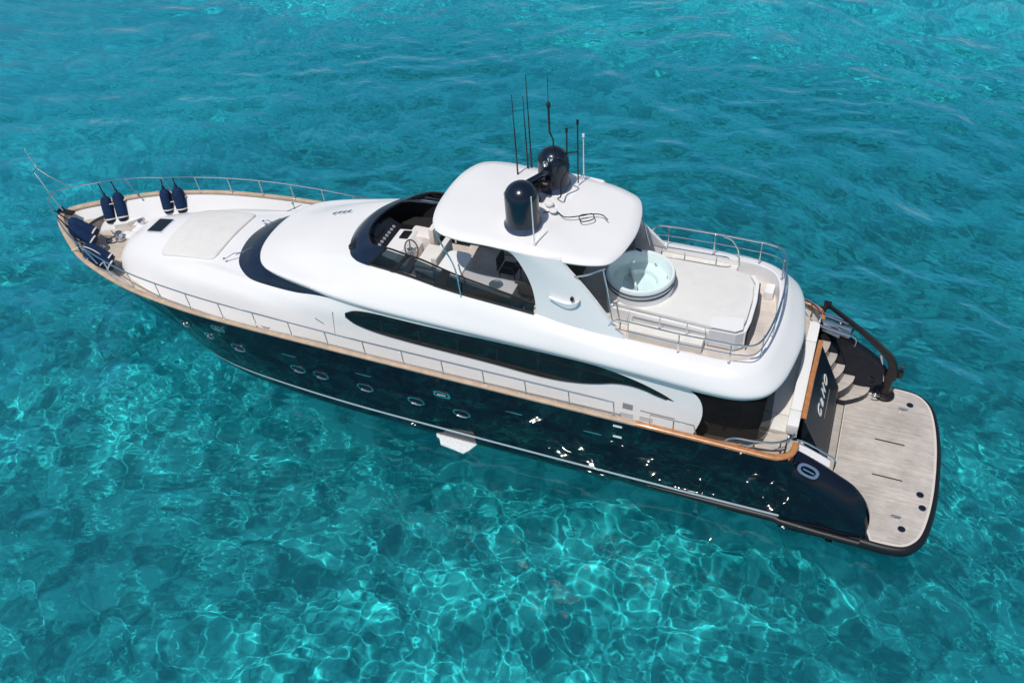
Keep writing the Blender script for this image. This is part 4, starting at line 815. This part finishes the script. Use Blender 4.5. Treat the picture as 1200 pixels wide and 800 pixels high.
# ---- crane on the starboard quarter
crn = part('stern_crane', tube([(-2.12, -2.5, .5), (-2.12, -2.5, .8), (-2.12, -2.5, 1.35)], [.2, .13, .12], 16), BLACKM)
bm_ = [(-2.14, -2.5, 1.2), (-2.13, -2.5, 1.62), (-2.0, -2.5, 1.92), (-1.75, -2.5, 2.17), (-1.3, -2.5, 2.55), (-.7, -2.5, 2.98), (-.05, -2.5, 3.42)]
bp = cr(bm_, 26)
def boxsweep(P, ws, hs, y):
    rows = []
    for i in range(len(P)):
        t = P[min(i + 1, len(P) - 1)] - P[max(i - 1, 0)]; t /= np.linalg.norm(t); nn = np.array([-t[2], 0, t[0]]); w, h = ws[i], hs[i]
        rows.append([tuple(P[i] + nn * a * h + np.array([0, b * w, 0])) for a, b in ((1, .7), (1, -.7), (.7, -1), (-.7, -1), (-1, -.7), (-1, .7), (-.7, 1), (.7, 1), (1, .7))])
    V, F = gridvf(np.array(rows)); n = len(P); F += [tuple(range(8)), tuple((n - 1) * 9 + i for i in range(8))]; return V, F
tt = np.linspace(0, 1, len(bp))
obj('boom', *boxsweep(bp, .11 - .06 * tt, .17 - .12 * tt ** .6, 0), BLACKM, crn, angle=30)
obj('boom_head', *join(box(-.1, .1, -2.58, -2.42, 3.36, 3.52), rod((.02, -2.6, 3.4), (.02, -2.4, 3.4), .07, 12), rod((.05, -2.5, 3.4), (.12, -2.5, 3.05), .012)), BLACKM, crn, bevel=.01)
obj('slewing_motor', *join(lathe([(.0, 0), (.09, 0), (.09, .22), (0, .24)], 14, (-2.36, -2.56, 1.25)), rod((-2.3, -2.5, 1.7), (-2.42, -2.5, 1.7), .05, 10)), BLACKM, crn)
obj('lift_ram', *rod((-2.02, -2.5, 1.0), (-1.72, -2.5, 2.0), .035), STEEL, crn)
obj('crane_foot', *lathe([(0, 0), (.30, 0), (.28, .08), (.2, .12), (0, .12)], 20, (-2.12, -2.45, .5)), BLACKM, crn)
obj('grab_ring', *moved(tube([(.11 * math.cos(a), .11 * math.sin(a), 0) for a in np.linspace(.6, 5.4, 20)], .022, 8), trs((-1.85, -2.1, .78), rx=R(30))), STEEL, crn)
# passerelle tubes on the starboard quarter
for k, (dz, dy) in enumerate(((0, 0), (.12, .22), (.2, .44))):
    part('passerelle_tube', tube([(.05, -2.62 + dy, 2.95 - .03 * k), (-.75, -2.62 + dy, 2.80 - .03 * k)], .07, 12), STEEL, angle=30)
part('passerelle_end', tube([(-.74, -2.66, 2.79), (-.82, -2.5, 2.78), (-.8, -2.2, 2.74), (-.72, -2.16, 2.74)], .04, 8), STEEL)
# anchor gear on the bow deck
wl = part('anchor_windlass', join(box(22.55, 23.05, -.95, -.45, 2.34, 2.50), box(22.85, 23.3, -.45, -.12, 2.34, 2.46)), WHITE, bevel=.04)
for x, y in ((23.22, -.05), (22.95, -.95)):
    obj('gypsy_drum', *lathe([(0, 0), (.17, 0), (.17, .04), (.10, .08), (.10, .16), (.15, .20), (.13, .26), (0, .28)], 22, (x, y, 2.40)), STEEL, wl)
obj('chain_stopper', *join(box(23.35, 23.6, -.28, -.16, 2.34, 2.42), rod((23.4, -.3, 2.45), (23.4, -.1, 2.45), .03)), BLACKM, wl)
ck = []
for i in range(26):
    t = i / 25; c_ = Vector((23.3 + 1.2 * t, -.15 + .2 * t, 2.38 + .38 * max(0, (t - .6) / .4))); ck.append(moved(tube([(.035 * math.cos(a), .02 * math.sin(a), 0) for a in np.linspace(0, 2 * math.pi, 9)[:-1]], .009, 5, True), trs(tuple(c_), rx=R(90 * (i % 2)))))
obj('anchor_chain', *join(*ck), GREYM, wl)
for x, y in ((22.3, -1.5), (21.7, -1.75), (23.5, .55), (22.9, 1.15)):
    part('deck_bollard', join(rod((x - .06, y, 2.34), (x - .06, y, 2.5), .03), rod((x + .06, y, 2.34), (x + .06, y, 2.5), .03), rod((x - .12, y, 2.46), (x + .12, y, 2.46), .02)), STEEL)
# ================================================================ loose things
def fender(a, b, r, label, sidev):
    a = Vector(a); b = Vector(b); ax = (a - b); h = ax.length; q = ax.to_track_quat('Z', 'Y'); root = empty('fender', tuple(b)); tag(root, label, 'fender', 'navy covered fenders hung round the bow')
    M = q.to_matrix().to_4x4()
    prof = [(r * .45, .02), (r * .8, .04), (r * .97, .10), (r, .2), (r, h - .25), (r * .93, h - .14), (r * .7, h - .05), (r * .35, h)]
    obj('cover', *moved(lathe(prof, 22), M), FNAVY, root)
    obj('bottom_cap', *moved(lathe([(0, -.03), (r * .5, -.02), (r * .8, .0), (r * .86, .045)], 20), M), BLACK, root)
    obj('eye', *moved(lathe([(r * .36, h - .01), (.05, h + .05), (.04, h + .12), (0, h + .13)], 12), M), BLACK, root)
    obj('lanyard', *tube([tuple(M @ Vector((0, 0, h + .1))), tuple(Vector(sidev) - b)], .022, 6), BLACK, root)
    obj('white_trim', *moved(lathe([(r * 1.0, .10), (r * 1.03, .12), (r * 1.0, .15)], 22, (0, 0, 0), False), M), ROPEW, root)
    return root
fender((24.32, -1.02, 3.30), (24.08, -.66, 2.48), .195, 'navy fender on the far bow rail, nearest the stem of that side', (24.55, -1.18, 3.72))
fender((23.98, -1.28, 3.36), (23.70, -.88, 2.50), .195, 'navy fender on the far bow rail beside the white windlass box', (24.2, -1.42, 3.73))
fender((22.42, -1.92, 3.38), (22.32, -1.70, 2.56), .19, 'navy fender hung on the far rail, forward one of the pair beside the dark hatch', (22.5, -2.05, 3.74))
fender((22.02, -2.12, 3.40), (21.86, -1.88, 2.56), .20, 'navy fender hung on the far rail, aft one of the pair beside the dark hatch', (22.1, -2.2, 3.74))
fender((24.42, .62, 3.42), (23.62, .42, 2.86), .19, 'navy fender leaning inboard at the near side of the stem', (24.72, .74, 3.84))
fender((24.15, .92, 3.38), (23.42, .76, 2.80), .19, 'navy fender leaning inboard, second from the stem on the near rail', (24.4, .98, 3.82))
fender((22.95, 1.55, 3.36), (22.18, 1.40, 2.80), .19, 'navy fender tied with white rope below the near bow rail', (23.35, 1.56, 3.80))
fender((22.78, 1.82, 3.30), (22.0, 1.62, 2.72), .19, 'lowest navy fender lying against the near bulwark', (23.05, 1.70, 3.79))
def rope(P, r, label, m=ROPEW, cat='rope'): return tag(obj('rope', *tube([tuple(p_) for p_ in cr(P, 40)], r, 6), m), label, cat)
rope([(24.4, -1.15, 3.12), (24.2, -.83, 3.12), (23.95, -.98, 3.1), (23.8, -1.05, 3.12), (23.7, -1.3, 3.12), (23.75, -1.5, 3.14)], .018, 'white rope lashing the two fenders beside the windlass')
rope([(22.6, -1.86, 2.98), (22.35, -1.72, 2.96), (22.1, -1.85, 2.96), (21.9, -1.9, 3.0), (21.75, -2.2, 3.05)], .018, 'white rope lashing the two fenders beside the dark hatch')
rope([(23.4, 1.75, 3.2), (22.9, 1.68, 3.42), (22.5, 1.60, 3.24), (22.2, 1.68, 3.05), (22.0, 2.05, 3.14)], .018, 'white rope wound round the fenders at the near bow rail')
rope([(23.45, -.2, 2.38), (23.7, .1, 2.37), (23.5, .25, 2.37), (23.3, .1, 2.37), (23.55, -.15, 2.37), (23.9, -.35, 2.37)], .015, 'loose dark line beside the anchor windlass on the bow deck', BLACK)
tag(obj('cable', *tube([tuple(p_) for p_ in cr([(7.3, .25, 6.99), (7.0, .1, 6.98), (6.7, .25, 6.97), (6.3, .05, 6.96), (6.1, -.1, 6.95), (6.0, .1, 6.95), (6.25, .3, 6.96), (6.35, .05, 6.96), (5.9, -.15, 6.94), (5.65, .0, 6.93)], 60)], .014, 6), BLACKM), 'thin black cable lying in loops on the hard top beside the domes', 'cable')
tag(obj('cable', *tube([tuple(p_) for p_ in cr([(7.15, -.45, 6.98), (7.0, -.3, 7.2), (7.05, -.5, 7.5), (6.9, -.7, 7.9), (7.3, -.8, 8.0)], 30)], .02, 6), BLACKM), 'black cable hanging from the signal mast to the hard top', 'cable')
def chair(x, y, z, rz, label, grp):
    root = empty('dining_chair', (x, y, z)); root.rotation_euler[2] = rz; tag(root, label, 'chair', grp); FR = mat('chair_frame', (.10, .10, .10), .4); ST = mat('chair_cloth', (.05, .05, .052), .8)
    obj('seat', *box(-.24, .24, -.25, .25, .42, .47), ST, root, bevel=.015)
    rows = [[(-.25 - .05 * h_, y_ , .47 + h_) for y_ in np.linspace(-.25, .25, 7)] for h_ in (0, .2, .42)]
    obj('backrest', *box(-.29, -.25, -.25, .25, .5, .92), ST, root, bevel=.015)
    for a in (-.22, .22):
        for b in (-.23, .23): obj('leg', *rod((a, b, 0), (a, b, .43), .016), FR, root)
    for b in (-.26, .26): obj('armrest', *tube([(-.27, b, .5), (-.26, b, .68), (.2, b, .68), (.22, b, .44)], .016, 6), FR, root)
    return root
def copy_thing(r0, loc, rz, label):
    r = r0.copy(); sc.collection.objects.link(r); r.location = loc; r.rotation_euler[2] = rz; r['label'] = label
    for ch_ in list(r0.children):
        c = ch_.copy(); sc.collection.objects.link(c); c.parent = r
    return r
c0 = chair(1.75, 1.55, 2.21, R(200), 'dark chair in the shaded cockpit, nearest the port side opening', 'dark chairs in the shaded cockpit')
copy_thing(c0, (1.85, .7, 2.21), R(180), 'dark chair in the shaded cockpit, behind the first one')
cf = chair(8.4, .15, 4.36, R(180), 'dark chair under the hard top at the forward end of the table', 'dark chairs under the hard top')
copy_thing(cf, (7.6, .85, 4.36), R(-90), 'dark chair under the hard top on the near side, forward')
copy_thing(cf, (6.8, .85, 4.36), R(-90), 'dark chair under the hard top on the near side, beside the white wing')
tb = tag(empty('cockpit_table', (1.5, -.6, 2.21)), 'round dark cockpit table in the shade ahead of the stern seat', 'table')
obj('tabletop', *lathe([(0, .68), (.48, .68), (.5, .7), (.48, .72), (0, .72)], 30), mat('dark_table', (.05, .035, .025), .3), tb)
obj('pedestal', *lathe([(.22, 0), (.2, .03), (.05, .05), (.05, .68)], 20), STEEL, tb)
# cooling water running out of the hull below the waterline stripe
rows = []
random.seed(2)
tag(obj('water_outflow', *tube([tuple(p_) for p_ in cr([(2.2, 2.83, .34), (2.19, 2.95, .28), (2.17, 3.04, .12), (2.16, 3.08, -.02)], 12)], [.02 + .005 * i for i in range(12)], 8), WATERT), 'thin stream of cooling water falling from the hull into the sea', 'water stream')
